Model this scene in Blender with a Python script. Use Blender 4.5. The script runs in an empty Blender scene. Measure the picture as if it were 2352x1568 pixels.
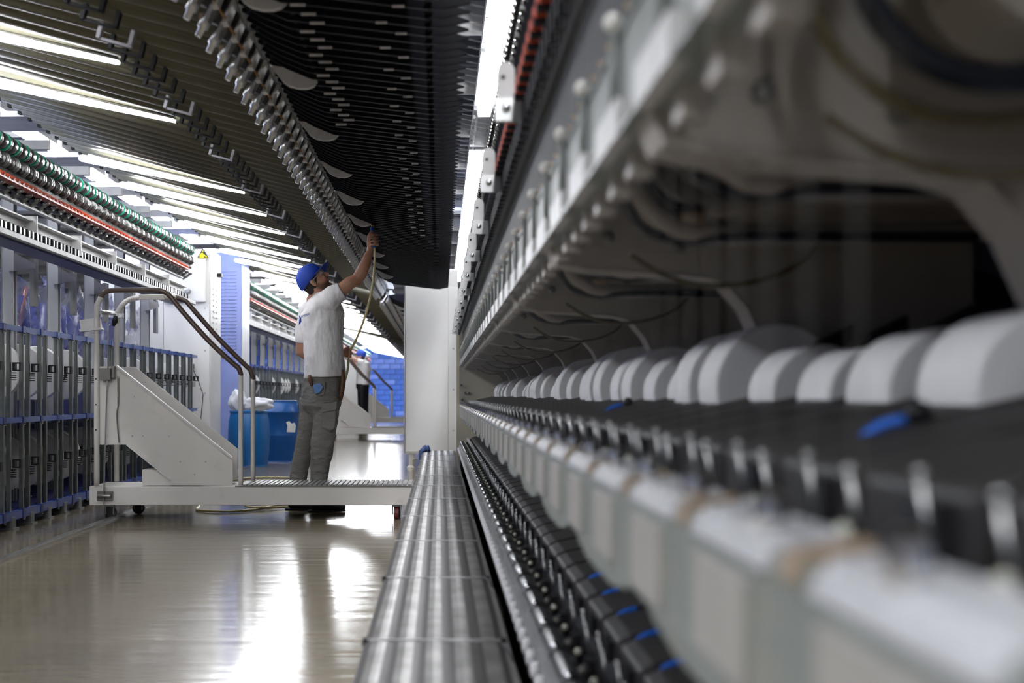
import bpy, math, random
from mathutils import Vector, Matrix
random.seed(7)
S = bpy.context.scene
COL = S.collection
PI = math.pi
CZ = 0.8            # eye height; h below means height relative to the eye
F = 3000.0

# ------------------------------------------------------------------ camera, world, exposure
cam_d = bpy.data.cameras.new('camera')
cam = bpy.data.objects.new('camera', cam_d); COL.objects.link(cam)
cam.location = (0, 0, CZ); cam.rotation_euler = (PI / 2, 0, 0)
cam_d.sensor_width = 36.0; cam_d.lens = F / 2352 * 36
cam_d.shift_x = (1176 - 1010) / 2352; cam_d.shift_y = (907 - 784) / 2352
cam_d.clip_start = 0.05; cam_d.clip_end = 200
cam_d.dof.use_dof = True; cam_d.dof.focus_distance = 8.7; cam_d.dof.aperture_fstop = 2.9
S.camera = cam
W = bpy.data.worlds.new('world'); S.world = W; W.use_nodes = True
W.node_tree.nodes['Background'].inputs[0].default_value = (0.45, 0.5, 0.7, 1)
W.node_tree.nodes['Background'].inputs[1].default_value = 0.25
S.view_settings.view_transform = 'Standard'; S.view_settings.look = 'None'
S.view_settings.gamma = 1.0; S.view_settings.use_curve_mapping = False
S.view_settings.exposure = 1.65
LAMP = 15.0         # emission of the fluorescent diffusers


def area(name, loc, rot, sx, sy, power, col):
    d = bpy.data.lights.new(name, 'AREA'); d.shape = 'RECTANGLE'; d.size = sx; d.size_y = sy
    d.energy = power; d.color = col
    o = bpy.data.objects.new(name, d); COL.objects.link(o); o.location = loc; o.rotation_euler = rot
    return o


# daylight falling in from the hall on the left, behind the creels and through the cross passage
area('daylight_hall', (-5.6, 10.5, 2.3), (0, -PI / 2 - 0.35, 0), 1.4, 8.0, 60, (0.55, 0.65, 1.0))
area('daylight_passage', (-1.2, 14.95, 2.9), (0.25, 0, 0), 3.2, 0.9, 22, (0.5, 0.62, 1.0))
area('daylight_far', (-2.0, 44, 2.6), (0.5, 0, 0), 6, 3, 300, (0.6, 0.7, 1.0))

# ------------------------------------------------------------------ materials
MATS = {}


def mat(name, col, rough=0.5, metal=0.0, var=0.12, scale=8.0, bump=0.0, bscale=60.0, alpha=1.0, trans=0.0,
        coat=0.0, emit=None, estr=0.0, spec=0.5, stretch=(1, 1, 1), dirt=None, dirt_amt=0.0, rot=0.0, bdist=0.01):
    m = bpy.data.materials.new(name); m.use_nodes = True
    nt = m.node_tree; N = nt.nodes; L = nt.links; b = N['Principled BSDF']
    b.inputs['Roughness'].default_value = rough; b.inputs['Metallic'].default_value = metal
    b.inputs['Specular IOR Level'].default_value = spec
    b.inputs['Coat Weight'].default_value = coat; b.inputs['Coat Roughness'].default_value = 0.06
    b.inputs['Alpha'].default_value = alpha; b.inputs['Transmission Weight'].default_value = trans
    tc = N.new('ShaderNodeTexCoord'); mp = N.new('ShaderNodeMapping'); mp.inputs['Scale'].default_value = stretch; mp.inputs['Rotation'].default_value = (0, rot, 0)
    L.new(tc.outputs['Object'], mp.inputs['Vector'])
    nz = N.new('ShaderNodeTexNoise'); nz.inputs['Scale'].default_value = scale; nz.inputs['Detail'].default_value = 4
    L.new(mp.outputs[0], nz.inputs['Vector'])
    rp = N.new('ShaderNodeValToRGB')
    c0 = [max(0, c * (1 - var)) for c in col]; c1 = [min(1, c * (1 + var)) for c in col]
    rp.color_ramp.elements[0].position = 0.3; rp.color_ramp.elements[1].position = 0.7
    rp.color_ramp.elements[0].color = (*c0, 1); rp.color_ramp.elements[1].color = (*c1, 1)
    L.new(nz.outputs['Fac'], rp.inputs['Fac'])
    out = rp.outputs['Color']
    if dirt:
        n2 = N.new('ShaderNodeTexNoise'); n2.inputs['Scale'].default_value = scale * 1.7; n2.inputs['Detail'].default_value = 8
        L.new(mp.outputs[0], n2.inputs['Vector'])
        r2 = N.new('ShaderNodeValToRGB'); r2.color_ramp.elements[0].position = 0.58; r2.color_ramp.elements[1].position = 0.75
        r2.color_ramp.elements[1].color = (dirt_amt, dirt_amt, dirt_amt, 1)
        L.new(n2.outputs['Fac'], r2.inputs['Fac'])
        mx = N.new('ShaderNodeMixRGB'); L.new(r2.outputs[0], mx.inputs['Fac']); L.new(out, mx.inputs[1])
        mx.inputs[2].default_value = (*dirt, 1); out = mx.outputs[0]
    L.new(out, b.inputs['Base Color'])
    if bump > 0:
        n3 = N.new('ShaderNodeTexNoise'); n3.inputs['Scale'].default_value = bscale; n3.inputs['Detail'].default_value = 3
        L.new(mp.outputs[0], n3.inputs['Vector'])
        bp = N.new('ShaderNodeBump'); bp.inputs['Strength'].default_value = bump; bp.inputs['Distance'].default_value = bdist
        L.new(n3.outputs['Fac'], bp.inputs['Height']); L.new(bp.outputs[0], b.inputs['Normal'])
    if emit:
        b.inputs['Emission Color'].default_value = (*emit, 1); b.inputs['Emission Strength'].default_value = estr
    MATS[name] = m
    return m


mat('floor', (0.20, 0.165, 0.115), rough=0.145, var=0.10, scale=1.2, bump=0.22, bscale=5.0, spec=0.4, stretch=(0.3, 1.8, 1), coat=0.0,
    dirt=(0.22, 0.19, 0.14), dirt_amt=0.35)
mat('ceiling', (0.16, 0.165, 0.20), rough=0.5)
mat('beam_white', (0.36, 0.36, 0.36), rough=0.45, dirt=(0.4, 0.37, 0.3), dirt_amt=0.3)
mat('wall_grey', (0.30, 0.32, 0.40), rough=0.7)
mat('wall_blue', (0.10, 0.20, 0.60), rough=0.6)
mat('brick_blue', (0.07, 0.20, 0.66), rough=0.5, bump=0.2)
mat('brick_lit', (0.22, 0.34, 0.80), rough=0.5, bump=0.2)
mat('mortar_blue', (0.05, 0.13, 0.42), rough=0.7)
mat('lamp', (0.9, 0.9, 0.9), rough=0.3, var=0.0, emit=(0.93, 0.96, 1.0), estr=LAMP)
mat('lamp_off', (0.75, 0.76, 0.76), rough=0.25, alpha=0.55)
mat('lamp_cap', (0.75, 0.78, 0.78), rough=0.2, alpha=0.75)
mat('lamp_body', (0.35, 0.35, 0.36), rough=0.4)
mat('cream', (0.74, 0.70, 0.655), rough=0.38, var=0.05, scale=3, dirt=(0.34, 0.28, 0.2), dirt_amt=0.28)
mat('cream_wall', (0.78, 0.765, 0.75), rough=0.42, var=0.03, scale=2)
mat('cream_yellow', (0.58, 0.54, 0.42), rough=0.4, var=0.05, scale=3)
mat('periwinkle', (0.22, 0.26, 0.50), rough=0.45, var=0.05)  # cabinet colour with the blue cast of cool daylight painted in
mat('olive_metal', (0.155, 0.145, 0.10), spec=0.25, rough=0.45, metal=0.25, var=0.12, scale=3, stretch=(0.4, 4, 4))
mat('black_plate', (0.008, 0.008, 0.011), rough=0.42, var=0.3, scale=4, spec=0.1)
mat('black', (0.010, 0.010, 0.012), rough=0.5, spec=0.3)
mat('black_rubber', (0.02, 0.02, 0.022), rough=0.35)
mat('roller_steel', (0.13, 0.12, 0.12), rough=0.28, metal=0.8, var=0.1)
mat('small_steel', (0.12, 0.115, 0.11), rough=0.33, metal=0.7, var=0.1)
mat('steel', (0.55, 0.55, 0.54), rough=0.28, metal=0.95, var=0.12)
mat('chrome', (0.8, 0.8, 0.8), rough=0.1, metal=1.0, var=0.03)
mat('galvanised', (0.20, 0.215, 0.195), rough=0.3, metal=0.85, var=0.15, scale=20)
mat('dull_metal', (0.22, 0.22, 0.21), rough=0.4, metal=0.7, var=0.15)
mat('rust', (0.28, 0.14, 0.05), rough=0.8, var=0.4, scale=40)
mat('white_paint', (0.72, 0.71, 0.70), rough=0.4, var=0.04, dirt=(0.45, 0.38, 0.28), dirt_amt=0.3)
mat('flange_white', (0.55, 0.55, 0.57), rough=0.3, metal=0.0, var=0.05)
mat('grey_plate', (0.42, 0.42, 0.43), rough=0.4, var=0.06)
mat('panel_grey', (0.42, 0.40, 0.37), rough=0.4, var=0.06)
mat('handle_grey', (0.42, 0.41, 0.45), rough=0.4)
mat('red', (0.55, 0.06, 0.015), rough=0.35, var=0.2, scale=30)
mat('green_ring', (0.02, 0.30, 0.18), rough=0.35)
mat('blue_rail', (0.045, 0.10, 0.38), rough=0.25, var=0.1)
mat('blue_dark', (0.010, 0.018, 0.15), rough=0.4, var=0.2)
mat('blue_clip', (0.01, 0.02, 0.16), rough=0.35)
mat('package', (0.88, 0.86, 0.84), rough=0.75, var=0.03, scale=5, bump=0.05, bscale=200)
mat('package_core', (0.05, 0.03, 0.03), rough=0.6)
mat('white_yarn', (0.80, 0.79, 0.80), rough=0.8, var=0.03)
mat('green_grey', (0.24, 0.265, 0.245), rough=0.35, var=0.1, scale=6, dirt=(0.5, 0.38, 0.25), dirt_amt=0.4)
mat('rib_beige', (0.46, 0.42, 0.37), rough=0.5, var=0.08, scale=5, dirt=(0.2, 0.14, 0.09), dirt_amt=0.4)
mat('tan', (0.34, 0.25, 0.17), rough=0.5, var=0.15)
mat('box_grey', (0.026, 0.024, 0.024), spec=0.25, rough=0.55, var=0.12)
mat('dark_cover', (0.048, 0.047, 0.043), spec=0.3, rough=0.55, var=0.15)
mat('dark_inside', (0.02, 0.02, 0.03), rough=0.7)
mat('navy_panel', (0.025, 0.03, 0.085), rough=0.6, var=0.3, scale=2)
mat('blue_tube', (0.01, 0.13, 0.62), rough=0.3)
mat('navy_hose', (0.008, 0.012, 0.022), rough=0.35)
mat('hose_grey', (0.40, 0.36, 0.32), rough=0.45)
mat('hose_brown', (0.14, 0.11, 0.05), rough=0.4)
mat('glass_bead', (0.62, 0.62, 0.52), rough=0.15, var=0.1, alpha=0.85)
mat('ceramic', (0.80, 0.78, 0.72), rough=0.15, var=0.03)
mat('gold', (0.7, 0.42, 0.2), rough=0.3, metal=0.8)
mat('acrylic', (0.55, 0.56, 0.56), rough=0.12, alpha=0.55)
mat('yarn', (0.25, 0.25, 0.25), rough=0.8, var=0.0)
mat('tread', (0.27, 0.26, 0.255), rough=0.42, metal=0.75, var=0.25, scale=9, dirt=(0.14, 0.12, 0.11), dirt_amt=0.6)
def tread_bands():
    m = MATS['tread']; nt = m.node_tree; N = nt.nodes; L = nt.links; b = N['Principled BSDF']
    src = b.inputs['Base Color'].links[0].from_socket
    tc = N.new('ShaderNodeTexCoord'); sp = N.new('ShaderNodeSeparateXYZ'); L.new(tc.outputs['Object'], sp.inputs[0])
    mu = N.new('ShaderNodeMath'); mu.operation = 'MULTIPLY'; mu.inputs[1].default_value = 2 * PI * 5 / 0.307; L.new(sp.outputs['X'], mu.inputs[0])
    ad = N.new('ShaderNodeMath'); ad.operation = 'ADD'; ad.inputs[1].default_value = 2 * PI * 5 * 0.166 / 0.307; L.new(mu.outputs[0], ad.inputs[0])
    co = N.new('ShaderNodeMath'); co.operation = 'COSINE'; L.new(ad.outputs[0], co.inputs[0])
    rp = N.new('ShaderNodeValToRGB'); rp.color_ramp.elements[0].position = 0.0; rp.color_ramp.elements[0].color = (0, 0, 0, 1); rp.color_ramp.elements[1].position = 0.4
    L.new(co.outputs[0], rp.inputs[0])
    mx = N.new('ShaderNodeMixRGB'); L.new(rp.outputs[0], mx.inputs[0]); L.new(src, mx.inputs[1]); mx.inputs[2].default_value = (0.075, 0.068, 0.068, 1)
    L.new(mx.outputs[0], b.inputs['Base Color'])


tread_bands()   # shade of the recessed rows painted into the colour as dark bands
mat('tread_side', (0.26, 0.25, 0.24), rough=0.45, metal=0.5, var=0.2)
mat('grip_brown', (0.10, 0.065, 0.05), rough=0.32, var=0.25, scale=12)
mat('hammered', (0.24, 0.23, 0.21), rough=0.35, metal=0.8)
mat('wheel_red', (0.16, 0.03, 0.03), rough=0.5, var=0.4, scale=40)
mat('drum_blue', (0.0, 0.12, 0.38), rough=0.35, var=0.08, bump=0.15, bscale=12)
mat('drum_blue_dark', (0.0, 0.07, 0.26), rough=0.4, var=0.08, bump=0.15, bscale=12)
mat('plastic_bag', (0.75, 0.76, 0.82), rough=0.35, bump=0.5, bscale=25, alpha=0.92)
mat('film', (0.30, 0.31, 0.52), rough=0.12, var=0.35, scale=3, bump=0.8, bscale=9, alpha=0.55, stretch=(1, 2, 0.6))
mat('film_dark', (0.05, 0.06, 0.22), rough=0.25, var=0.5, scale=2, bump=0.6, bscale=7)
mat('brown_roll', (0.16, 0.05, 0.05), rough=0.35, var=0.2)
mat('rag', (0.06, 0.10, 0.24), rough=0.9, bump=0.5, bscale=30)
mat('skin', (0.50, 0.255, 0.165), rough=0.5, var=0.10, scale=14, bump=0.05, bscale=150)
mat('skin_far', (0.60, 0.36, 0.28), rough=0.5)
mat('hair', (0.02, 0.014, 0.012), rough=0.6, bump=0.5, bscale=300)
mat('beard', (0.06, 0.035, 0.028), rough=0.8, bump=0.4, bscale=300)
mat('cap_blue', (0.02, 0.075, 0.50), rough=0.7, var=0.08, bump=0.08, bscale=300)
mat('shirt', (0.86, 0.83, 0.83), rough=0.85, var=0.04, scale=6, bump=1.0, bscale=5, stretch=(3.0, 2.0, 0.8), rot=0.55, bdist=0.022)
mat('trouser', (0.21, 0.20, 0.185), rough=0.85, var=0.08, bump=1.0, bscale=11, stretch=(0.8, 1, 2.2), rot=0.3, bdist=0.018)
mat('boot', (0.022, 0.02, 0.022), rough=0.5)
mat('print_blue', (0.03, 0.07, 0.38), rough=0.7)
mat('print_pale', (0.30, 0.38, 0.66), rough=0.7)
mat('leather', (0.12, 0.05, 0.025), rough=0.5, var=0.3, scale=30)
mat('cloth_blue', (0.16, 0.30, 0.62), rough=0.8, bump=0.3)
mat('hose_yellow', (0.62, 0.52, 0.26), rough=0.25, var=0.08)
mat('brass', (0.7, 0.5, 0.2), rough=0.25, metal=1.0)
mat('glass_clear', (0.85, 0.88, 0.9), rough=0.03, alpha=0.28, var=0.0)
mat('eye_white', (0.7, 0.68, 0.66), rough=0.2)
mat('lip', (0.30, 0.10, 0.08), rough=0.5)
mat('sign_yellow', (0.85, 0.70, 0.0), rough=0.4)
mat('sign_black', (0.01, 0.01, 0.01), rough=0.4)
mat('white_sign', (0.68, 0.67, 0.65), rough=0.4)


# ------------------------------------------------------------------ mesh builder
CAM_SCALE = 1.0        # enlarges overhead banks and their lamps about the camera, same projection; 1 elsewhere


class MB:
    def __init__(s):
        s.v = []; s.f = []; s.sm = []

    def add(s, vs, fs, smooth=False):
        o = len(s.v); s.v += [tuple(v) for v in vs]
        for f in fs:
            s.f.append(tuple(i + o for i in f)); s.sm.append(smooth)
        return s

    def box(s, x0, x1, y0, y1, z0, z1):
        vs = [(x, y, z) for x in (x0, x1) for y in (y0, y1) for z in (z0, z1)]
        return s.add(vs, [(0, 1, 3, 2), (4, 6, 7, 5), (0, 4, 5, 1), (2, 3, 7, 6), (0, 2, 6, 4), (1, 5, 7, 3)])

    def rbox(s, c, size, R):
        hx, hy, hz = [k / 2 for k in size]
        vs = [Vector(c) + R @ Vector((x, y, z)) for x in (-hx, hx) for y in (-hy, hy) for z in (-hz, hz)]
        return s.add(vs, [(0, 1, 3, 2), (4, 6, 7, 5), (0, 4, 5, 1), (2, 3, 7, 6), (0, 2, 6, 4), (1, 5, 7, 3)])

    def loft(s, pts, radii, n=10, caps=True, up=Vector((0, 1, 0)), smooth=True, depth=None):
        """tube through pts; radii a number, or a list of numbers or (a, b) with b along `up`"""
        pts = [Vector(p) for p in pts]; k = len(pts)
        if not isinstance(radii, (list, tuple)): radii = [radii] * k
        o = len(s.v); prev = None
        for i, p in enumerate(pts):
            t = (pts[min(i + 1, k - 1)] - pts[max(i - 1, 0)])
            t = t.normalized() if t.length > 1e-9 else Vector((0, 0, 1))
            u = up if prev is None else prev
            b = u - t * u.dot(t)
            if b.length < 1e-4:
                b = Vector((1, 0, 0)) - t * t.x
                if b.length < 1e-4: b = Vector((0, 0, 1)) - t * t.z
            b.normalize(); prev = b if prev is not None or True else prev
            a = b.cross(t).normalized()
            r = radii[i]; ra, rb = (r, r) if not isinstance(r, (list, tuple)) else r
            for j in range(n):
                an = 2 * PI * j / n
                s.v.append(tuple(p + a * (ra * math.cos(an)) + b * (rb * math.sin(an))))
        for i in range(k - 1):
            for j in range(n):
                q = (j + 1) % n
                s.f.append((o + i * n + j, o + i * n + q, o + (i + 1) * n + q, o + (i + 1) * n + j)); s.sm.append(smooth)
        if caps:
            s.f.append(tuple(o + j for j in range(n - 1, -1, -1))); s.sm.append(False)
            s.f.append(tuple(o + (k - 1) * n + j for j in range(n))); s.sm.append(False)
        return s

    def cyl(s, p0, p1, r, n=12, r1=None):
        return s.loft([p0, p1], [r, r if r1 is None else r1], n)

    def tube(s, pts, r, n=8):
        return s.loft(pts, r, n)

    def ball(s, c, r, n=10, m=6, sc=(1, 1, 1), R=None):
        o = len(s.v); c = Vector(c)
        def P(x, y, z):
            v = Vector((x * r * sc[0], y * r * sc[1], z * r * sc[2]))
            if R: v = R @ v
            return tuple(c + v)
        s.v.append(P(0, 0, 1))
        for i in range(1, m):
            th = PI * i / m
            for j in range(n):
                ph = 2 * PI * j / n
                s.v.append(P(math.sin(th) * math.cos(ph), math.sin(th) * math.sin(ph), math.cos(th)))
        s.v.append(P(0, 0, -1)); last = len(s.v) - 1
        for j in range(n):
            q = (j + 1) % n
            s.f.append((o, o + 1 + j, o + 1 + q)); s.sm.append(True)
            for i in range(m - 2):
                a = o + 1 + i * n
                s.f.append((a + j, a + n + j, a + n + q, a + q)); s.sm.append(True)
            a = o + 1 + (m - 2) * n
            s.f.append((a + j, last, a + q)); s.sm.append(True)
        return s

    def prism(s, pts, d0, d1, axis='y'):
        n = len(pts)
        def P(p, d):
            if axis == 'y': return (p[0], d, p[1])
            if axis == 'x': return (d, p[0], p[1])
            return (p[0], p[1], d)
        vs = [P(p, d0) for p in pts] + [P(p, d1) for p in pts]
        fs = [tuple(range(n)), tuple(range(2 * n - 1, n - 1, -1))]
        for i in range(n):
            q = (i + 1) % n; fs.append((i, n + i, n + q, q))
        return s.add(vs, fs)

    def lathe(s, prof, c, axis='z', n=20):
        """prof: (radius, along)"""
        o = len(s.v); cx, cy, cz = c
        for r, a in prof:
            for j in range(n):
                an = 2 * PI * j / n; x = r * math.cos(an); y = r * math.sin(an)
                s.v.append({'z': (cx + x, cy + y, cz + a), 'y': (cx + x, cy + a, cz + y), 'x': (cx + a, cy + x, cz + y)}[axis])
        for i in range(len(prof) - 1):
            for j in range(n):
                q = (j + 1) % n
                s.f.append((o + i * n + j, o + i * n + q, o + (i + 1) * n + q, o + (i + 1) * n + j)); s.sm.append(False)
        s.f.append(tuple(o + j for j in range(n))); s.sm.append(False)
        s.f.append(tuple(o + (len(prof) - 1) * n + j for j in range(n))); s.sm.append(False)
        return s

    def mesh(s, name, m):
        me = bpy.data.meshes.new(name)
        vs = s.v if CAM_SCALE == 1 else [(v[0] * CAM_SCALE, v[1] * CAM_SCALE, CZ + (v[2] - CZ) * CAM_SCALE) for v in s.v]
        me.from_pydata(vs, [], s.f)
        me.polygons.foreach_set('use_smooth', s.sm)
        me.materials.append(MATS[m]); me.update()
        return me


def wpos(o):
    p = Vector(o.location)
    while o.parent: o = o.parent; p += Vector(o.location)
    return p


def place(me, name, parent=None, loc=(0, 0, 0)):
    """loc in world; parents are only ever translated while building"""
    o = bpy.data.objects.new(name, me); COL.objects.link(o)
    if parent is not None:
        o.parent = parent; o.location = Vector(loc) - wpos(parent)
    else:
        o.location = loc
    return o


def part(name, mb, m, parent, bev=0.0, sub=None):
    """mb in world coordinates"""
    o = place(mb.mesh(name, m), name, parent, (0, 0, 0))
    if bev:
        b = o.modifiers.new('bevel', 'BEVEL'); b.width = bev; b.segments = 2; b.limit_method = 'ANGLE'
    return o


def many(name, mb, m, locs, parent, joined=False):
    """the same small piece at every loc: one object each (shared mesh), or one joined 'stuff' part"""
    if joined:
        J = MB()
        for l in locs: J.add([(v[0] + l[0], v[1] + l[1], v[2] + l[2]) for v in mb.v], mb.f)
        J.sm = list(mb.sm) * len(locs)
        o = part(name, J, m, parent); o['kind'] = 'stuff'
        return [o]
    me = mb.mesh(name, m)
    return [place(me, name, parent, Vector(l) * CAM_SCALE) for l in locs]


def tag(o, label=None, cat=None, group=None, kind=None):
    if label: o['label'] = label
    if cat: o['category'] = cat
    if group: o['group'] = group
    if kind: o['kind'] = kind
    return o


def thing(name, loc, label, cat, group=None):
    o = bpy.data.objects.new(name, None); COL.objects.link(o); o.location = loc
    o.empty_display_size = 0.1
    return tag(o, label, cat, group)


def struct(name, mb, m, parent=None, bev=0):
    o = part(name, mb, m, parent, bev)
    if parent is None: o['kind'] = 'structure'
    return o


def copy_tree(o, parent=None):
    c = o.copy(); COL.objects.link(c); c.parent = parent
    for ch in list(o.children): copy_tree(ch, c)
    return c


def px(x, y, Y):
    return Vector(((x - 1010) / F * Y, Y, CZ + (907 - y) / F * Y))


ORD = ['nearest', 'second', 'third', 'fourth', 'fifth', 'sixth', 'seventh', 'eighth', 'ninth', 'tenth', 'eleventh', 'twelfth',
       'thirteenth', 'fourteenth', 'fifteenth', 'sixteenth', 'seventeenth', 'eighteenth', 'nineteenth', 'twentieth'] + \
      ['twenty-' + w for w in ('first', 'second', 'third', 'fourth', 'fifth', 'sixth', 'seventh', 'eighth', 'ninth')] + \
      ['thirtieth'] + ['thirty-' + w for w in ('first', 'second', 'third', 'fourth', 'fifth', 'sixth', 'seventh', 'eighth', 'ninth')] + \
      ['fortieth'] + ['forty-' + w for w in ('first', 'second', 'third', 'fourth', 'fifth', 'sixth', 'seventh', 'eighth', 'ninth')] + ['fiftieth']

# ------------------------------------------------------------------ room shell
struct('floor', MB().box(-8, 3.2, -6.0, 50.3, -0.1, 0), 'floor')
ceil = struct('ceiling', MB().box(-8, 3.2, -6.0, 50.3, 3.32, 3.42), 'ceiling')
cb = MB().box(-7.9, 3.1, -0.15, 0.15, 2.97, 3.09)
many('beam', cb, 'beam_white', [(0, 7.74 + 1.556 * k, 0) for k in range(-4, 27)], ceil)
many('drop_panel', MB().box(-4.2, -2.78, -0.26, 0.26, 2.76, 2.80), 'beam_white', [(0, 7.90 + 1.556 * k, 0) for k in range(-4, 20)], ceil)
many('corrugation', MB().box(-7.95, 3.15, -0.04, 0.04, 3.26, 3.32), 'ceiling', [(0, 3 + 0.26 * k, 0) for k in range(90)], ceil)
struct('wall_left', MB().box(-8.1, -8, -6, 50.3, 0, 3.4), 'wall_grey')
struct('wall_right', MB().box(3.2, 3.3, -6, 50.3, 0, 3.4), 'wall_grey')
struct('wall_front', MB().box(-8, 3.2, -6.1, -6, 0, 3.4), 'wall_grey')
wb = struct('wall_back', MB().box(-8, 3.2, 50.3, 50.4, 0, 3.4), 'mortar_blue')
bk = MB().box(-0.205, 0.205, -0.05, 0, -0.09, 0.09)
loc_a, loc_b = [], []
for r in range(16):
    for c in range(-12, 6):
        x = -1.5 + 0.43 * c + (0.215 if r % 2 else 0)
        (loc_b if (r in (9, 10) or (r > 10 and (c + r) % 3) or (c * 7 + r * 3) % 11 == 0) else loc_a).append((x, 50.3, 0.1 + 0.2 * r))  # paler bricks paint the uneven light on the wall into the colour
many('brick', bk, 'brick_blue', loc_a, wb); many('brick', bk, 'brick_lit', loc_b, wb)
rail = MB().box(-2.135, -2.09, 2, 48, 0, 0.012).box(-2.125, -2.10, 2, 48, 0.012, 0.018)
struct('trim_1', rail, 'steel')

# ------------------------------------------------------------------ fluorescent lamps
lb = MB().box(-0.075, 0.075, 0, 1.42, 0.02, 0.09).mesh('housing', 'lamp_body')
ld = MB()
ld.prism([(-0.055, 0.02), (-0.045, -0.03), (0.045, -0.03), (0.055, 0.02)], 0.015, 1.405)
ldm = ld.mesh('diffuser', 'lamp'); ldo = ld.mesh('diffuser', 'lamp_off')
clipm = MB()
for q in (0.2, 0.7, 1.2):
    for sx in (-1, 1): clipm.box(sx * 0.066 - 0.008, sx * 0.066 + 0.008, q - 0.015, q + 0.015, -0.005, 0.03)
clipm = clipm.mesh('clip', 'steel')
rows = [(0.325, 2.86, range(-8, 10), 'over the right machine'), (-3.28, 2.88, range(-8, 20), 'over the left creel'),
        (-1.25, 2.86, range(-8, -5), 'added as unseen fill over the aisle behind')]  # last row is invented, behind the camera, to brighten the scene
for X, Z, ks, where in rows:
    for i, k in enumerate(ks):
        y = 7.97 + 1.556 * k; off = (X > 0 and k == 1)
        t = thing('ceiling_lamp', (X, y, Z), '%s ceiling lamp %s, %s from the camera' % ('unlit' if off else 'lit', where, ORD[i]),
                  'lamp', 'fluorescent lamps ' + where)
        place(lb, 'housing', t, (X, y, Z)); place(ldo if off else ldm, 'diffuser', t, (X, y, Z)); place(clipm, 'clip', t, (X, y, Z))

# ------------------------------------------------------------------ overhead bank of tubes and plates (one per bay)
def tube_h(x, hr=1.05, xr=-0.6, s=0.265): return hr + s * (xr - x)


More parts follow.
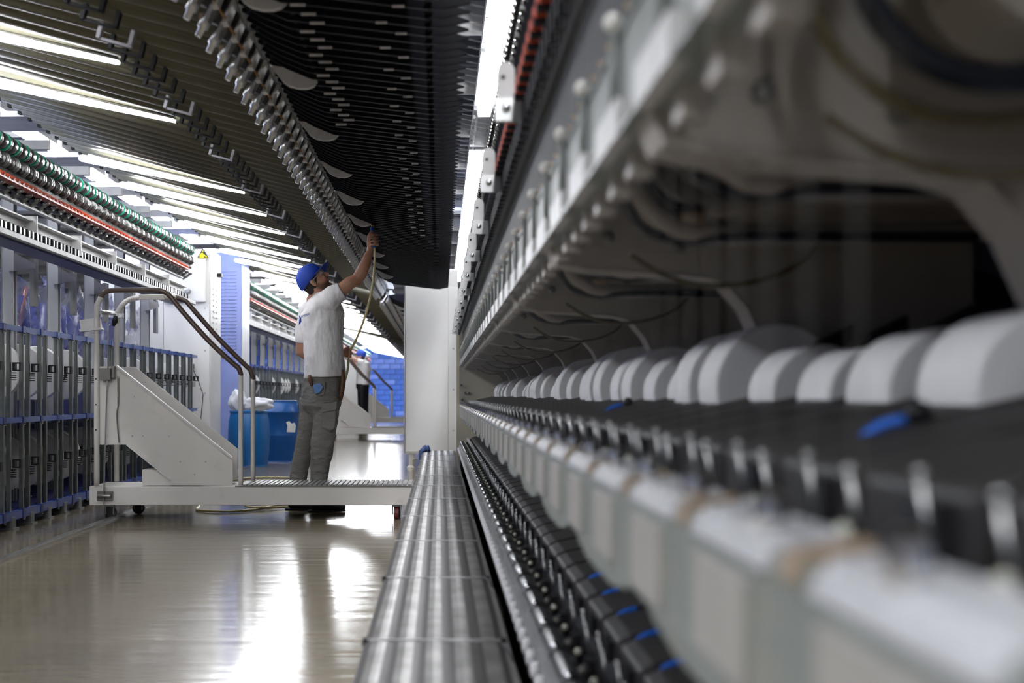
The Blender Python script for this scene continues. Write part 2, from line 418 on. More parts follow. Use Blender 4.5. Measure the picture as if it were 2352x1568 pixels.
def overhead(y0, y1, joined, label, far=False):
    global CAM_SCALE
    CAM_SCALE = 1.14
    t = thing('cooling_track_bank', (-1.2, y0 * CAM_SCALE, CZ + 1.2), label, 'machine', 'overhead cooling track banks')
    n = int((y1 - y0) / 0.08333)
    ys = [y0 + 0.08333 * i for i in range(n)]
    a = (-2.2, CZ + tube_h(-2.2)); b = (-0.655, CZ + tube_h(-0.655))
    tb = MB().loft([(a[0], 0, a[1] + 0.04), (b[0], 0, b[1] + 0.04)], [(0.035, 0.056)] * 2, 14)
    tb2 = MB().loft([(a[0] + 0.05, 0, a[1] + 0.035), (b[0] - 0.03, 0, b[1] + 0.035)], [(0.02, 0.017)] * 2, 8)
    many('tube', tb, 'olive_metal', [(0, y, 0) for y in ys[::2]], t, joined)
    many('tube', tb2, 'olive_metal', [(0, y, 0) for y in ys[1::2]], t, joined)
    endc = MB().box(-2.235, -2.19, -0.02, 0.02, a[1] + 0.015, a[1] + 0.06)
    many('end_cap', endc, 'black', [(0, y, 0) for y in ys[::2]], t, joined)
    # cover above the tubes that shuts out the ceiling
    cv = MB().prism([(-2.15, a[1] + 0.07), (-0.6, b[1] + 0.075), (-0.6, b[1] + 0.1), (-2.15, a[1] + 0.10)], y0, y1)
    part('top_cover', cv, 'dark_cover', t)
    # U handles
    hx = -1.02; hz = CZ + tube_h(hx)
    R = Matrix.Rotation(math.atan(0.265), 3, 'Y')
    h = MB()
    h.rbox((hx, 0, hz - 0.045), (0.10, 0.014, 0.008), R)
    for sx, dz in ((-1, 0.0125), (1, -0.0125)):
        h.rbox((hx + sx * 0.05, 0, hz + dz - 0.02), (0.012, 0.03, 0.05), R)
    hs = [(0, y, 0) for i, y in enumerate(ys[::2]) if i % 6 != 3]; hg = [(0, y + 0.02, -0.006) for i, y in enumerate(ys[::2]) if i % 6 == 3]
    many('handle', h, 'black', hs, t, joined)
    many('handle', h, 'handle_grey', hg, t, joined)
    # connector row at the tube ends
    z0 = CZ + 1.04
    c1 = MB().loft([(-0.668, 0, z0 - 0.05), (-0.658, 0, z0 - 0.028), (-0.656, 0, z0 - 0.025), (-0.628, 0, z0 + 0.025), (-0.626, 0, z0 + 0.028), (-0.592, 0, z0 + 0.09)], [0.009, 0.010, 0.017, 0.017, 0.013, 0.012], 10)
    c3 = MB().prism([(-0.640, z0 - 0.03), (-0.628, z0 - 0.03), (-0.580, z0 + 0.09), (-0.594, z0 + 0.09)], -0.016, 0.016)
    c2 = MB().cyl((-0.632, 0.04, z0 - 0.005), (-0.594, 0.04, z0 + 0.075), 0.018, 10)
    br = MB().prism([(-0.612, z0 - 0.0), (-0.594, z0 + 0.0), (-0.565, z0 + 0.075), (-0.48, z0 + 0.070), (-0.48, z0 + 0.09), (-0.585, z0 + 0.115)], -0.024, 0.024)
    many('connector', c1, 'steel', [(0, y + 0.01, 0) for y in ys[::2]], t, joined)
    many('connector_plate', c3, 'grey_plate', [(0, y + 0.115, 0) for y in ys[::2]], t, joined)
    many('sleeve', c2, 'black_rubber', [(0, y, 0) for y in ys[::2]], t, joined)
    many('bracket', br, 'white_paint', [(0, y + 0.07, 0) for y in ys[::2]], t, joined)
    nz = MB().box(-0.668, -0.645, -0.012, 0.012, z0 - 0.01, z0 + 0.018)
    many('nozzle', nz, 'tan', [(0, y + 0.03, 0) for y in ys[::4]], t, joined)
    part('connector_rail', MB().box(-0.565, -0.535, y0, y1, z0 + 0.08, z0 + 0.13), 'white_paint', t)
    part('rusty_rod', MB().tube([(-0.60, y0, z0 + 0.012), (-0.60, y1, z0 + 0.012)], 0.004, 6), 'rust', t)
    # black blades
    bl = MB()
    top = [(-0.57, 0.095), (-0.50, 0.105), (-0.04, 0.05), (0.0, 0.012), (0.08, -0.012)]
    bot = [(0.08, -0.016), (0.0, -0.033), (-0.04, -0.032), (-0.42, 0.012), (-0.50, 0.045), (-0.57, 0.085)]
    bl.prism([(x, CZ + 1.02 + z) for x, z in top + bot], -0.005, 0.005)
    nb = int((min(y1, 12.3 if y0 < 5 else y0 + 9.7) - y0) / 0.08333)
    yb = [y0 + 0.08333 * i for i in range(nb)]
    many('blade', bl, 'black_plate', [(0, y, 0) for y in yb], t, joined)
    part('blade_cover', MB().box(-0.50, -0.03, y0, yb[-1], CZ + 1.12, CZ + 1.14), 'black', t)
    part('blade_spacer', MB().box(-0.035, -0.02, y0, yb[-1], CZ + 1.0, CZ + 1.01).box(-0.41, -0.40, y0, yb[-1], CZ + 1.045, CZ + 1.055), 'black', t)
    cov = MB().prism([(-0.565, CZ + 1.095), (-0.535, CZ + 1.06), (-0.52, CZ + 1.04), (-0.50, CZ + 1.026), (-0.47, CZ + 1.018), (-0.44, CZ + 1.018), (-0.42, CZ + 1.024), (-0.405, CZ + 1.038), (-0.42, CZ + 1.07)], -0.012, 0.012)
    many('white_cover', cov, 'white_paint', [(0, y + 0.03, 0) for y in [y0 + 1.06 + 0.885 * i for i in range(int((y1 - y0 - 1.6) / 0.885))]], t, joined)
    if not joined:
        tb = MB().box(-0.37, -0.33, -0.003, 0.003, CZ + 1.008, CZ + 1.014)
        many('tab', tb, 'white_paint', [(0.02 * math.sin(i * 2.1), y + 0.035, 0) for i, y in enumerate(yb[22:52])], t)
        tb = MB().box(-0.22, -0.19, -0.003, 0.003, CZ + 0.992, CZ + 0.997)
        many('tab', tb, 'white_paint', [(0.05 * (i % 3), y + 0.035, -0.006 * (i % 3)) for i, y in enumerate(yb[24:90]) if i % 3], t)
        part('lead_wire', MB().tube([(-0.56, y0 + 0.02 * i, z0 + 0.05 - 0.03 * abs(math.sin(i * 0.19))) for i in range(int((y1 - y0) / 0.02))], 0.0025, 5), 'dull_metal', t)
    # thin transverse yarns from the blade tips to the guide chain of the right machine
    part_y = MB().loft([(0.06, 0, CZ + 1.03), (0.2, 0, CZ + 1.0)], 0.0007, 4)
    many('yarn', part_y, 'yarn', [(0, y, 0) for y in yb], t, joined)
    CAM_SCALE = 1.0
    return t


overhead(0.6, 13.7, False, 'long overhead bank of olive tubes and black blades above the near aisle')
overhead(14.6, 26.0, True, 'distant overhead tube bank hanging over the second aisle section')
overhead(28.0, 42.5, True, 'farthest overhead tube bank beyond the second cart, before the blue wall')

# slanting lamps hung under the tube banks
def slant_lamp(name='slanting_lamp'):
    a = Vector((-2.12, 0, CZ + tube_h(-2.12) - 0.055)); b = Vector((-1.15, 0, CZ + tube_h(-1.15) - 0.006))
    d = (b - a).normalized(); a2 = a + d * 0.055
    body = MB().loft([a2, b], [(0.021, 0.03), (0.006, 0.012)], 10)
    cap = MB().loft([a, a + d * 0.015, a2], [(0.016, 0.022), (0.022, 0.031), (0.0225, 0.0315)], 10)
    hous = MB().loft([a2 + Vector((0, 0, 0.028)), b + Vector((0, 0, 0.012))], [(0.01, 0.02)] * 2, 6)
    return body.mesh('lamp_tube', 'lamp'), cap.mesh('end_cap', 'lamp_cap'), hous.mesh('lamp_holder', 'steel')


CAM_SCALE = 1.14
sl = slant_lamp()
lampY = [0.9, 1.8, 2.68, 3.67, 4.68, 5.68, 7.69, 8.66, 9.66, 10.58, 11.58, 12.57, 13.5]  # nearest ones are out of view, added to light the creel
for i, y in enumerate(lampY + [14.9 + 0.95 * k for k in range(12)] + [28.2 + 1.0 * k for k in range(14)]):
    sec = 0 if i < 13 else (1 if i < 25 else 2); j = i - (0, 13, 25)[sec]
    t = thing('slanting_lamp', (-2.4, y * CAM_SCALE, CZ + 1.55), 'lit slanting tube lamp under the %s tube bank, %s from the camera' % (('near', 'second', 'farthest')[sec], ORD[j]),
              'lamp', ('slanting lamps under the near tube bank', 'slanting lamps under the second tube bank', 'slanting lamps under the farthest tube bank')[sec])
    for me, n in zip(sl, ('lamp_tube', 'end_cap', 'lamp_holder')): place(me, n, t, (0, y * CAM_SCALE, 0))
CAM_SCALE = 1.0

# ------------------------------------------------------------------ left machine: roller bank, guides, frame
def left_machine(y0, y1, joined, label):
    t = thing('texturing_machine', (-2.6, y0, 0), label, 'machine', 'texturing machines on the left')
    zu, zl = CZ + 1.43, CZ + 1.325
    X = -2.47
    seg = MB().lathe([(0.034, 0), (0.044, 0.008), (0.049, 0.03), (0.050, 0.05), (0.049, 0.075), (0.044, 0.095), (0.036, 0.10), (0.036, 0.108), (0.052, 0.110), (0.052, 0.120), (0.042, 0.122), (0.042, 0.132), (0.052, 0.134), (0.052, 0.146), (0.034, 0.150), (0.034, 0.1667)], (X, 0, zu), 'y', 18)
    for q_ in range(0, len(seg.sm)): seg.sm[q_] = (q_ // 18) in (1, 2, 3, 4) and q_ < 15 * 18
    ring = MB().lathe([(0.050, 0.0), (0.0525, 0.001), (0.0525, 0.005), (0.050, 0.006)], (X, 0.107, zu), 'y', 18)
    low = MB().lathe([(0.022, 0), (0.022, 0.03), (0.034, 0.034), (0.034, 0.05), (0.044, 0.054), (0.044, 0.066), (0.030, 0.070), (0.030, 0.082), (0.045, 0.086), (0.045, 0.10), (0.034, 0.104), (0.034, 0.12), (0.022, 0.124), (0.022, 0.1667)], (X + 0.01, 0, zl), 'y', 16)
    n = int((y1 - y0) / 0.08333); ys = [y0 + 0.08333 * i for i in range(n)]
    many('roller', seg, 'roller_steel', [(0, y, 0) for y in ys[::2]], t, joined)
    many('green_band', ring, 'green_ring', [(0, y, 0) for i, y in enumerate(ys) if i % 2 == 0], t, joined)
    many('small_roller', low, 'small_steel', [(0, y, 0) for y in ys[::2]], t, joined)
    part('roller_plate', MB().prism([(-2.56, CZ + 1.30), (-2.44, CZ + 1.235), (-2.43, CZ + 1.245), (-2.53, CZ + 1.38), (-2.56, CZ + 1.38)], y0, y1 - 0.2), 'dark_cover', t)
    rf = MB().prism([(-2.53, CZ + 1.245), (-2.42, CZ + 1.20), (-2.40, CZ + 1.225), (-2.43, CZ + 1.25), (-2.51, CZ + 1.28)], 0, 0.03).box(-2.47, -2.41, -0.04, 0.05, CZ + 1.205, CZ + 1.228)
    many('red_guide', rf, 'red', [(0, y, 0) for y in ys[:-4]], t, joined)
    part('red_guide_carrier', MB().box(-2.56, -2.50, y0, y1 - 0.3, CZ + 1.20, CZ + 1.255), 'black', t)
    ck = MB().ball((-2.44, 0, CZ + 1.185), 0.018, 10, 6, (1.2, 1, 0.7)).loft([(-2.45, 0.01, CZ + 1.175), (-2.52, 0.05, CZ + 1.15)], [0.012, 0.02], 8)
    many('yarn_clamp', ck, 'dull_metal', [(0, y, 0) for y in ys[::2]], t, joined)
    part('clamp_bar', MB().box(-2.53, -2.49, y0, y1 - 0.3, CZ + 1.135, CZ + 1.165), 'dull_metal', t)
    strap = MB().box(-2.54, -2.53, 0, 0.05, CZ + 1.15, CZ + 1.25)
    many('strap', strap, 'black', [(0, y0 + 0.4 + 0.333 * i, 0) for i in range(int((y1 - y0 - 0.6) / 0.333))], t, joined)
    # white channel with bracket per metre, black guide blocks and metal rail under it
    part('guide_channel', MB().box(-2.56, -2.545, y0, y1, CZ + 0.985, CZ + 1.075).box(-2.56, -2.50, y0, y1, CZ + 1.066, CZ + 1.075).box(-2.56, -2.52, y0, y1, CZ + 0.985, CZ + 0.992), 'white_paint', t)
    arm = MB().box(-2.56, -2.475, 0, 0.012, CZ + 0.96, CZ + 1.10).box(-2.56, -2.548, -0.11, 0.01, CZ + 0.98, CZ + 1.09)
    ms = [y0 + 0.45 + 0.98 * i for i in range(int((y1 - y0) / 0.98))]
    many('channel_bracket', arm, 'white_paint', [(0, y, 0) for y in ms], t, joined)
    scr = MB().ball((-2.51, 0, CZ + 1.07), 0.009, 8, 5)
    many('screw', scr, 'chrome', [(0.0, y + q, 0.0) for y in ms for q in (0.3, 0.65)], t, joined)
    part('guide_rail', MB().prism([(-2.545, CZ + 0.925), (-2.47, CZ + 0.905), (-2.465, CZ + 0.915), (-2.465, CZ + 0.945), (-2.54, CZ + 0.955)], y0, y1 + 0.2), 'dull_metal', t)
    part('dark_lip', MB().prism([(-2.60, CZ + 0.88), (-2.50, CZ + 0.90), (-2.50, CZ + 0.91), (-2.60, CZ + 0.925)], y0, y1 - 0.3), 'blue_dark', t)
    gb = MB().box(-2.525, -2.478, 0, 0.042, CZ + 0.945, CZ + 0.998)
    many('guide_block', gb, 'black', [(0, y + (0.012 if i % 2 else 0), 0) for i, y in enumerate(ys)], t, joined)
    ey = MB().box(-2.477, -2.474, 0.008, 0.032, CZ + 0.952, CZ + 0.99)
    many('guide_eye', ey, 'steel', [(0, y + (0.012 if i % 2 else 0), 0) for i, y in enumerate(ys)], t, joined)
    # rear frame
    ps = [y0 + 0.95 + 0.98 * i for i in range(int((y1 - y0) / 0.98))]
    post = MB().box(-2.84, -2.83, -0.075, 0.0, 0, CZ + 1.6).box(-2.84, -2.76, -0.012, 0.0, 0, CZ + 1.6).box(-2.84, -2.76, -0.075, -0.065, 0, CZ + 1.6)
    many('frame_post', post, 'grey_plate', [(0, y, 0) for y in ps], t, joined)
    gus = MB().prism([(-0.10, 1.06), (0.20, 1.06), (0.23, 1.09), (0.23, 1.15), (0.21, 1.17), (-0.10, 1.17)], -2.79, -2.75, 'x')
    gus.v = [(v[0], v[1], v[2] + CZ) for v in gus.v]
    many('gusset', gus, 'grey_plate', [(0, y, 0) for y in ps], t, joined)
    gus2 = MB().prism([(-0.10, 0.80), (0.35, 0.86), (0.35, 0.89), (-0.10, 0.92)], -2.79, -2.75, 'x')
    gus2.v = [(v[0], v[1], v[2] + CZ) for v in gus2.v]
    many('lower_gusset', gus2, 'grey_plate', [(0, y, 0) for y in ps], t, joined)
    pan = MB().box(-2.93, -2.92, 0.05, 0.5, CZ + 1.02, CZ + 1.26)
    many('side_panel', pan, 'white_paint', [(0, y, 0) for y in ps], t, joined)
    hang = MB().box(-2.86, -2.83, 0.58, 0.68, CZ + 0.62, CZ + 0.95)
    many('switch_box', hang, 'dull_metal', [(0, y, 0) for y in ps], t, joined)
    ta = MB().box(-2.9, -2.55, -0.03, 0.03, CZ + 1.60, CZ + 1.66)
    many('top_arm', ta, 'beam_white', [(0, y, 0) for y in ps], t, joined)
    return t, ps


lm1, ps1 = left_machine(6.6, 13.0, False, 'near texturing machine on the left, twin roller line above the blue creel')
left_machine(16.75, 29.0, True, 'distant texturing machine on the left, beyond the blue cabinet')
left_machine(31.5, 46.0, True, 'farthest texturing machine on the left, before the blue wall')

# plastic sheeting and brown rolls behind the near machine
for i, y in enumerate(ps1):
    me = MB(); nx = 14; nz = 12
    for a in range(nx + 1):
        for b in range(nz + 1):
            yy = y + 0.06 + 0.82 * a / nx; zz = CZ + 0.25 + 0.62 * b / nz
            me.v.append((-3.0 + 0.035 * math.sin(a * 1.3 + i) * math.cos(b * 0.7 + i * 2) + 0.02 * math.sin(b * 1.9 + a), yy, zz + (0.05 * math.sin(a * 0.8 + i) if b == nz else 0)))
    for a in range(nx):
        for b in range(nz):
            p = a * (nz + 1) + b; me.f.append((p, p + nz + 1, p + nz + 2, p + 1)); me.sm.append(True)
    o = part('plastic_sheet', me, 'film', None)
    tag(o, 'crumpled clear plastic sheet behind the left machine, %s from the camera' % ORD[i], 'sheet', 'plastic sheets behind the left frame')
    if i % 2 == 0:
        r = MB().loft([(-3.15, y + 0.12, CZ + 0.2), (-3.15, y + 0.42, CZ + 0.82)], 0.022, 10)
        tag(part('brown_tube', r, 'brown_roll', None), 'brown tube leaning behind the %s plastic sheet from the camera' % ORD[i], 'tube', 'brown tubes leaning behind the plastic')
    b = MB().loft([(-3.3, y + 0.4, CZ + 0.1), (-3.3, y + 0.4, CZ + 0.3), (-3.3, y + 0.42, CZ + 0.75)], [0.2, 0.21, 0.17], 14)
    tag(part('wrapped_stack', b, 'film_dark', None), 'dark blue wrapped stack standing behind the %s plastic sheet from the camera' % ORD[i], 'stack', 'wrapped stacks behind the left machine')
struct('wall_partition', MB().box(-4.3, -4.25, 5.5, 13.8, 0, 1.9), 'navy_panel')

# ------------------------------------------------------------------ creels
def creel(y0, y1, joined, label):
    t = thing('yarn_creel', (-2.6, y0, 0), label, 'rack', 'blue creels on the left')
    X = -2.55; P = 0.358
    n = int((y1 - y0) / P); ys = [y0 + P * i for i in range(n)]
    for h, nm in ((0.40, 'top_rail'), (-0.15, 'middle_rail'), (-0.72, 'bottom_rail')):
        th = 0.032 if h > -0.5 else 0.05
        many(nm, MB().box(X - 0.02, X + 0.012, 0.02, P - 0.02, CZ + h - th / 2, CZ + h + th / 2), 'blue_rail', [(0, y, 0) for y in ys], t, joined)
        many('rail_clip', MB().box(X - 0.022, X + 0.016, -0.025, 0.025, CZ + h - th / 2 - 0.004, CZ + h + th / 2 + 0.004), 'blue_clip', [(0, y, 0) for y in ys], t, joined)
        many('bolt', MB().ball((X + 0.005, 0, CZ + h - th / 2 - 0.01), 0.008, 8, 5), 'chrome', [(0, y + 0.03, 0) for y in ys], t, joined)
    post = MB()
    for q in (0.0,):
        post.prism([(X - 0.032, 0), (X - 0.010, 0), (X - 0.008, 0.004), (X - 0.008, 0.026), (X - 0.010, 0.03), (X - 0.032, 0.03), (X - 0.032, 0.026), (X - 0.014, 0.026), (X - 0.014, 0.004), (X - 0.032, 0.004)], 0.08, CZ + 0.39, 'z')
    many('post', post, 'galvanised', [(0, y + 0.04, 0) for y in ys] + [(0, y + 0.16, 0) for y in ys], t, joined)
    many('rear_post', post, 'galvanised', [(-0.50, y + 0.1, 0) for y in ys[::2]], t, joined)
    for h in (0.17, -0.41):
        clip = MB(); z = CZ + h
        clip.box(X - 0.005, X + 0.045, 0.02, 0.06, z + 0.018, z + 0.026).box(X - 0.005, X + 0.045, 0.02, 0.06, z - 0.026, z - 0.018)
        clip.box(X - 0.005, X + 0.01, 0.02, 0.06, z - 0.02, z + 0.02).box(X + 0.035, X + 0.045, 0.02, 0.06, z - 0.02, z + 0.02)
        for k in range(4): clip.lathe([(0.018, 0), (0.022, 0.003), (0.018, 0.006)], (X, 0.02, z - 0.04 - 0.014 * k), 'z', 10)
        many('holder_clip', clip, 'black', [(0, y + 0.17, 0) for y in ys], t, joined)
    many('tray', MB().box(X - 0.55, X - 0.03, 0.0, P - 0.01, CZ - 0.18, CZ - 0.165), 'blue_dark', [(0, y, 0) for y in ys], t, joined)
    many('bottom_tray', MB().box(X - 0.55, X - 0.03, 0.0, P - 0.01, CZ - 0.70, CZ - 0.685), 'blue_dark', [(0, y, 0) for y in ys], t, joined)
    part('back_sheet', MB().box(X - 0.6, X - 0.59, y0, y1, 0.1, CZ + 0.38), 'blue_dark', t)
    many('foot', MB().box(X - 0.02, X + 0.02, 0.0, 0.06, 0.0, 0.075).box(X - 0.05, X + 0.03, -0.01, 0.09, 0.0, 0.01), 'dull_metal', [(0, y + 0.12, 0) for y in ys], t, joined)
    rv = MB().ball((X - 0.2, 0, CZ - 0.683), 0.006, 6, 4)
    many('rivet', rv, 'chrome', [(dx, y + q, 0) for y in ys for dx, q in ((0, 0.1), (0.1, 0.25))], t, joined)
    return t


creel(6.9, 13.8, False, 'near blue and galvanised creel rack along the left of the aisle')
creel(16.9, 29.5, True, 'distant creel rack beyond the blue cabinet and blue drums')
creel(31.5, 46, True, 'farthest creel rack beyond the second white cart')


def package_mesh(R, w, core=0.04):
    a = MB().lathe([(core, 0), (R - 0.004, 0), (R, 0.004), (R, w - 0.004), (R - 0.004, w), (core, w)], (0, 0, 0), 'y', 40)
    for i in range(len(a.sm)): a.sm[i] = False
    b = MB().lathe([(core * 0.9, -0.012), (core, -0.01), (core, w + 0.02), (core * 0.7, w + 0.02)], (0, 0, 0), 'y', 16)
    return a.mesh('yarn_winding', 'package'), b.mesh('core', 'package_core')


pk = package_mesh(0.185, 0.06); pk2 = package_mesh(0.17, 0.06)
front = [7.55, 7.82, 8.07, 8.54, 8.95, 9.59]
def put_pkg(pm, x, y, h, label, group, name='yarn_package'):
    t = thing(name, (x, y, CZ + h), label, 'yarn package', group)
    place(pm[0], 'yarn_winding', t, (x, y, CZ + h)); place(pm[1], 'core', t, (x, y, CZ + h))


for row, h in (('upper', 0.15), ('lower', -0.43)):
    for i, y in enumerate(front + [11.63, 13.4] if row == 'upper' else [7.6, 7.86, 8.18, 8.54, 8.95, 9.37, 10.2, 11.3]):
        put_pkg(pk, -2.775, y, h, 'white package in the near creel, %s front row, %s from the camera' % (row, ORD[i]), 'packages in the %s front creel row' % row)
    for i, y in enumerate([7.9, 8.27, 8.64, 9.0, 9.55, 10.4, 11.6]):
        put_pkg(pk2, -3.03, y, h + 0.02, 'white package deep in the near creel, %s rear row, %s from the camera' % (row, ORD[i]), 'packages in the %s rear creel row' % row)
    for i, y in enumerate([18.2, 20.0, 21.2, 21.6, 22.0, 23.3, 25.1, 27.0]):
        put_pkg(pk, -2.70, y, h, 'white package in the distant creel, %s row, %s from the camera' % (row, ORD[i]), 'packages in the distant creel, %s row' % row)

# ------------------------------------------------------------------ cabinets
def cabinet(name, x0, x1, y0, y1, z0, z1, m, label, joints=(), side_m=None, screws=True, feet=True):
    t = thing(name, ((x0 + x1) / 2, y0, 0), label, 'cabinet')
    part('body', MB().box(x0, x1, y0 + 0.012, y1, z0, z1), m, t, 0.004)
    js = [x0] + list(joints) + [x1]
    for a, b in zip(js[:-1], js[1:]):
        part('front_panel', MB().box(a + 0.003, b - 0.003, y0, y0 + 0.014, z0 + 0.02, z1 - 0.01), m, t, 0.003)
    if screws:
        sc = MB().lathe([(0.010, 0), (0.008, -0.004)], (0, 0, 0), 'y', 8)
        many('screw', sc, 'steel', [(x1 - 0.05, y0, z0 + 0.25 + 0.45 * k) for k in range(int((z1 - z0 - 0.3) / 0.45))], t)
    if feet:
        ft = MB().box(-0.02, 0.02, -0.02, 0.02, 0.03, z0).lathe([(0.04, 0), (0.04, 0.012), (0.015, 0.03)], (0, 0, 0), 'z', 10)
        many('foot', ft, 'cream', [(x0 + 0.06, y0 + 0.06, 0), (x1 - 0.1, y0 + 0.06, 0), (x0 + 0.06, y1 - 0.06, 0)], t)
    return t


cb_r = cabinet('control_cabinet', -0.38, 0.20, 14.3, 16.2, 0.16, CZ + 1.38, 'cream_wall', 'tall cream cabinet at the far end of the aisle beside the step', (0.095,))
part('edge_strip', MB().box(-0.392, -0.382, 14.28, 14.34, 0.16, CZ + 1.38), 'steel', cb_r)
cb_l = cabinet('end_cabinet', -3.6, -2.44, 13.85, 14.55, 0.12, CZ + 1.55, 'cream_wall', 'white end cabinet closing off the near creel on the left', (-2.93,), feet=False)
part('upper_door', MB().box(-2.93, -2.47, 13.80, 13.85, CZ + 0.98, CZ + 1.53), 'cream_wall', cb_l, 0.02)
part('door_slot', MB().box(-2.72, -2.64, 13.795, 13.80, CZ + 1.36, CZ + 1.45), 'dull_metal', cb_l)
part('knob', MB().lathe([(0.03, 0), (0.03, -0.02), (0.018, -0.03)], (-2.66, 13.80, CZ + 1.10), 'y', 14), 'grey_plate', cb_l)
part('side_switch', MB().box(-2.66, -2.60, 13.80, 13.86, CZ + 0.28, CZ + 0.33), 'dull_metal', cb_l)
part('cable', MB().tube([(-2.62, 13.80, CZ + 0.3), (-2.55, 13.8, CZ + 0.15), (-2.50, 13.8, CZ), (-2.53, 13.8, CZ - 0.3), (-2.56, 13.8, CZ - 0.6)], 0.004, 6), 'black', cb_l)
part('side_strip', MB().box(-2.44, -2.432, 13.87, 14.5, 0.15, CZ + 1.5), 'white_paint', cb_l)
lv = MB().box(-2.432, -2.424, 0, 0.05, 0, 0.012)
many('louvre', lv, 'grey_plate', [(0, 14.0 + 0.2 * a, CZ + 0.65 + 0.06 * k) for k in range(10) for a in (0, 1)], cb_l)
part('black_knob', MB().box(-2.43, -2.38, 14.25, 14.36, CZ + 1.29, CZ + 1.33), 'black', cb_l)

cb_b = cabinet('louvred_cabinet', -3.4, -2.43, 16.0, 16.65, 0.05, CZ + 1.75, 'periwinkle', 'tall pale blue louvred cabinet behind the white end cabinet', (), feet=False)
lv = MB().prism([(0, 0), (0.1, 0), (0.1, 0.018), (0, 0.018)], -0.012, 0.0).mesh('louvre', 'periwinkle')
for a in (-2.70, -2.57):
    for k in range(24):
        place(lv, 'louvre', cb_b, (a - 0.02, 16.0, CZ + 0.52 + 0.043 * k))
part('panel_joint', MB().box(-2.72, -2.46, 15.993, 16.0, CZ + 0.455, CZ + 0.462), 'blue_dark', cb_b)
part('side_strip', MB().box(-2.43, -2.42, 16.02, 16.62, 0.1, CZ + 1.6), 'white_paint', cb_b)


def hazard(x, y, z, s, where):
    t = thing('warning_sign', (x, y, z), 'yellow and black triangular warning sign with a pointing hand %s' % where, 'sign')
    part('triangle', MB().prism([(x - s, z - s * 0.75), (x + s, z - s * 0.75), (x, z + s)], y - 0.003, y), 'sign_black', t)
    hnd = [(-0.55, -0.62), (-0.62, -0.2), (-0.3, 0.12), (-0.05, 0.22), (0.1, 0.05), (0.02, -0.05), (0.3, -0.12), (0.75, -0.5), (0.68, -0.6), (0.25, -0.38), (0.2, -0.62)]
    part('hand_symbol', MB().prism([(x + s * a, z + s * b) for a, b in hnd], y - 0.006, y - 0.003), 'sign_yellow', t)
    part('zigzag', MB().prism([(x - s * 0.1, z + s * 0.35), (x + s * 0.05, z + s * 0.7), (x + s * 0.12, z + s * 0.3), (x + s * 0.02, z + s * 0.4)], y - 0.006, y - 0.003), 'sign_yellow', t)
    part('yellow_border', MB().prism([(x - s, z - s * 0.75), (x + s, z - s * 0.75), (x + s * 0.95, z - s * 0.68), (x - s * 0.95, z - s * 0.68)], y - 0.006, y - 0.003), 'sign_yellow', t)


hazard(-2.50, 13.79, CZ + 1.49, 0.062, 'high on the white end cabinet')
hazard(-2.69, 15.985, CZ + 0.50, 0.05, 'low on the pale blue cabinet')
# far white panel by the second worker
cabinet('distant_cabinet', -2.4, -1.71, 30.2, 31.0, 0.0, CZ + 0.88, 'cream_wall', 'small distant white cabinet behind the second worker', (), feet=False, screws=False)

# ------------------------------------------------------------------ right machine
RM = thing('texturing_machine', (0.6, 0.5, 0), 'long texturing machine filling the right side, out of focus near the camera', 'machine')
def H(h): return CZ + h
Y0, Y1 = 0.42, 13.3
pitch = 0.08333
# guide chain up high
part('chain_carrier', MB().box(0.226, 0.236, 2.8, 13.9, H(1.14), H(1.17)), 'black', RM)
bd = MB().ball((0, 0, 0), 0.0085, 8, 5, (1, 1.1, 1))
many('guide_bead', bd, 'chrome', [(0.220, 3.6 + 0.073 * k, H(1.138)) for k in range(141)] + [(0.241, 3.63 + 0.073 * k, H(1.138)) for k in range(141)], RM)
fl = MB().rbox((0.256, 0, H(1.11)), (0.05, 0.006, 0.012), Matrix.Rotation(0.6, 3, 'Y'))
many('guide_arm', fl, 'dull_metal', [(0, 3.4 + 0.095 * k, 0) for k in range(110)], RM)
# twist unit rail with fins, red clips, bracket plates
part('twist_rail', MB().box(0.222, 0.234, 0.9, Y1 - 0.2, H(0.62), H(0.70)), 'dark_cover', RM)
fin = MB().box(0.165, 0.222, -0.007, 0.007, H(0.655), H(0.668)).box(0.185, 0.205, -0.012, 0.012, H(0.60), H(0.66))
many('guide_fin', fin, 'black', [(0, 1.9 + pitch * k, 0) for k in range(134)], RM)
rc = MB().box(0.168, 0.192, -0.016, 0.016, H(0.668), H(0.70)).box(0.175, 0.195, 0.016, 0.05, H(0.675), H(0.69))
reds = [1.9 + pitch * k for k in range(134) if (k < 14 or 16 <= k < 26 or 50 < k < 54 or 68 < k < 74 or 94 < k < 104)]
many('red_clip', rc, 'red', [(0, y - 0.03, 0) for y in reds], RM)
bp = [(-0.02, -0.045), (0.02, -0.045), (0.02, 0.03), (0.014, 0.042), (0, 0.048), (-0.014, 0.042), (-0.02, 0.03)]
bpm = MB().prism(bp, -0.003, 0.003).mesh('bracket_plate', 'white_paint')
bpf = MB().box(-0.024, 0.035, -0.02, 0.02, -0.085, -0.045).box(-0.024, 0.035, -0.025, -0.02, -0.09, -0.04).mesh('bracket_foot', 'steel')
bps = MB().ball((0, -0.03, -0.062), 0.010, 8, 5).mesh('bracket_screw', 'chrome')
bph = MB().lathe([(0.005, 0), (0.005, -0.002)], (-0.006, -0.003, 0.012), 'y', 8).mesh('bracket_hole', 'black')
for k in range(11):
    y = 2.93 + 1.02 * k
    for me, n in ((bpm, 'bracket_plate'), (bpf, 'bracket_foot'), (bps, 'bracket_screw'), (bph, 'bracket_hole')):
        place(me, n, RM, (0.148, y, H(0.70)))
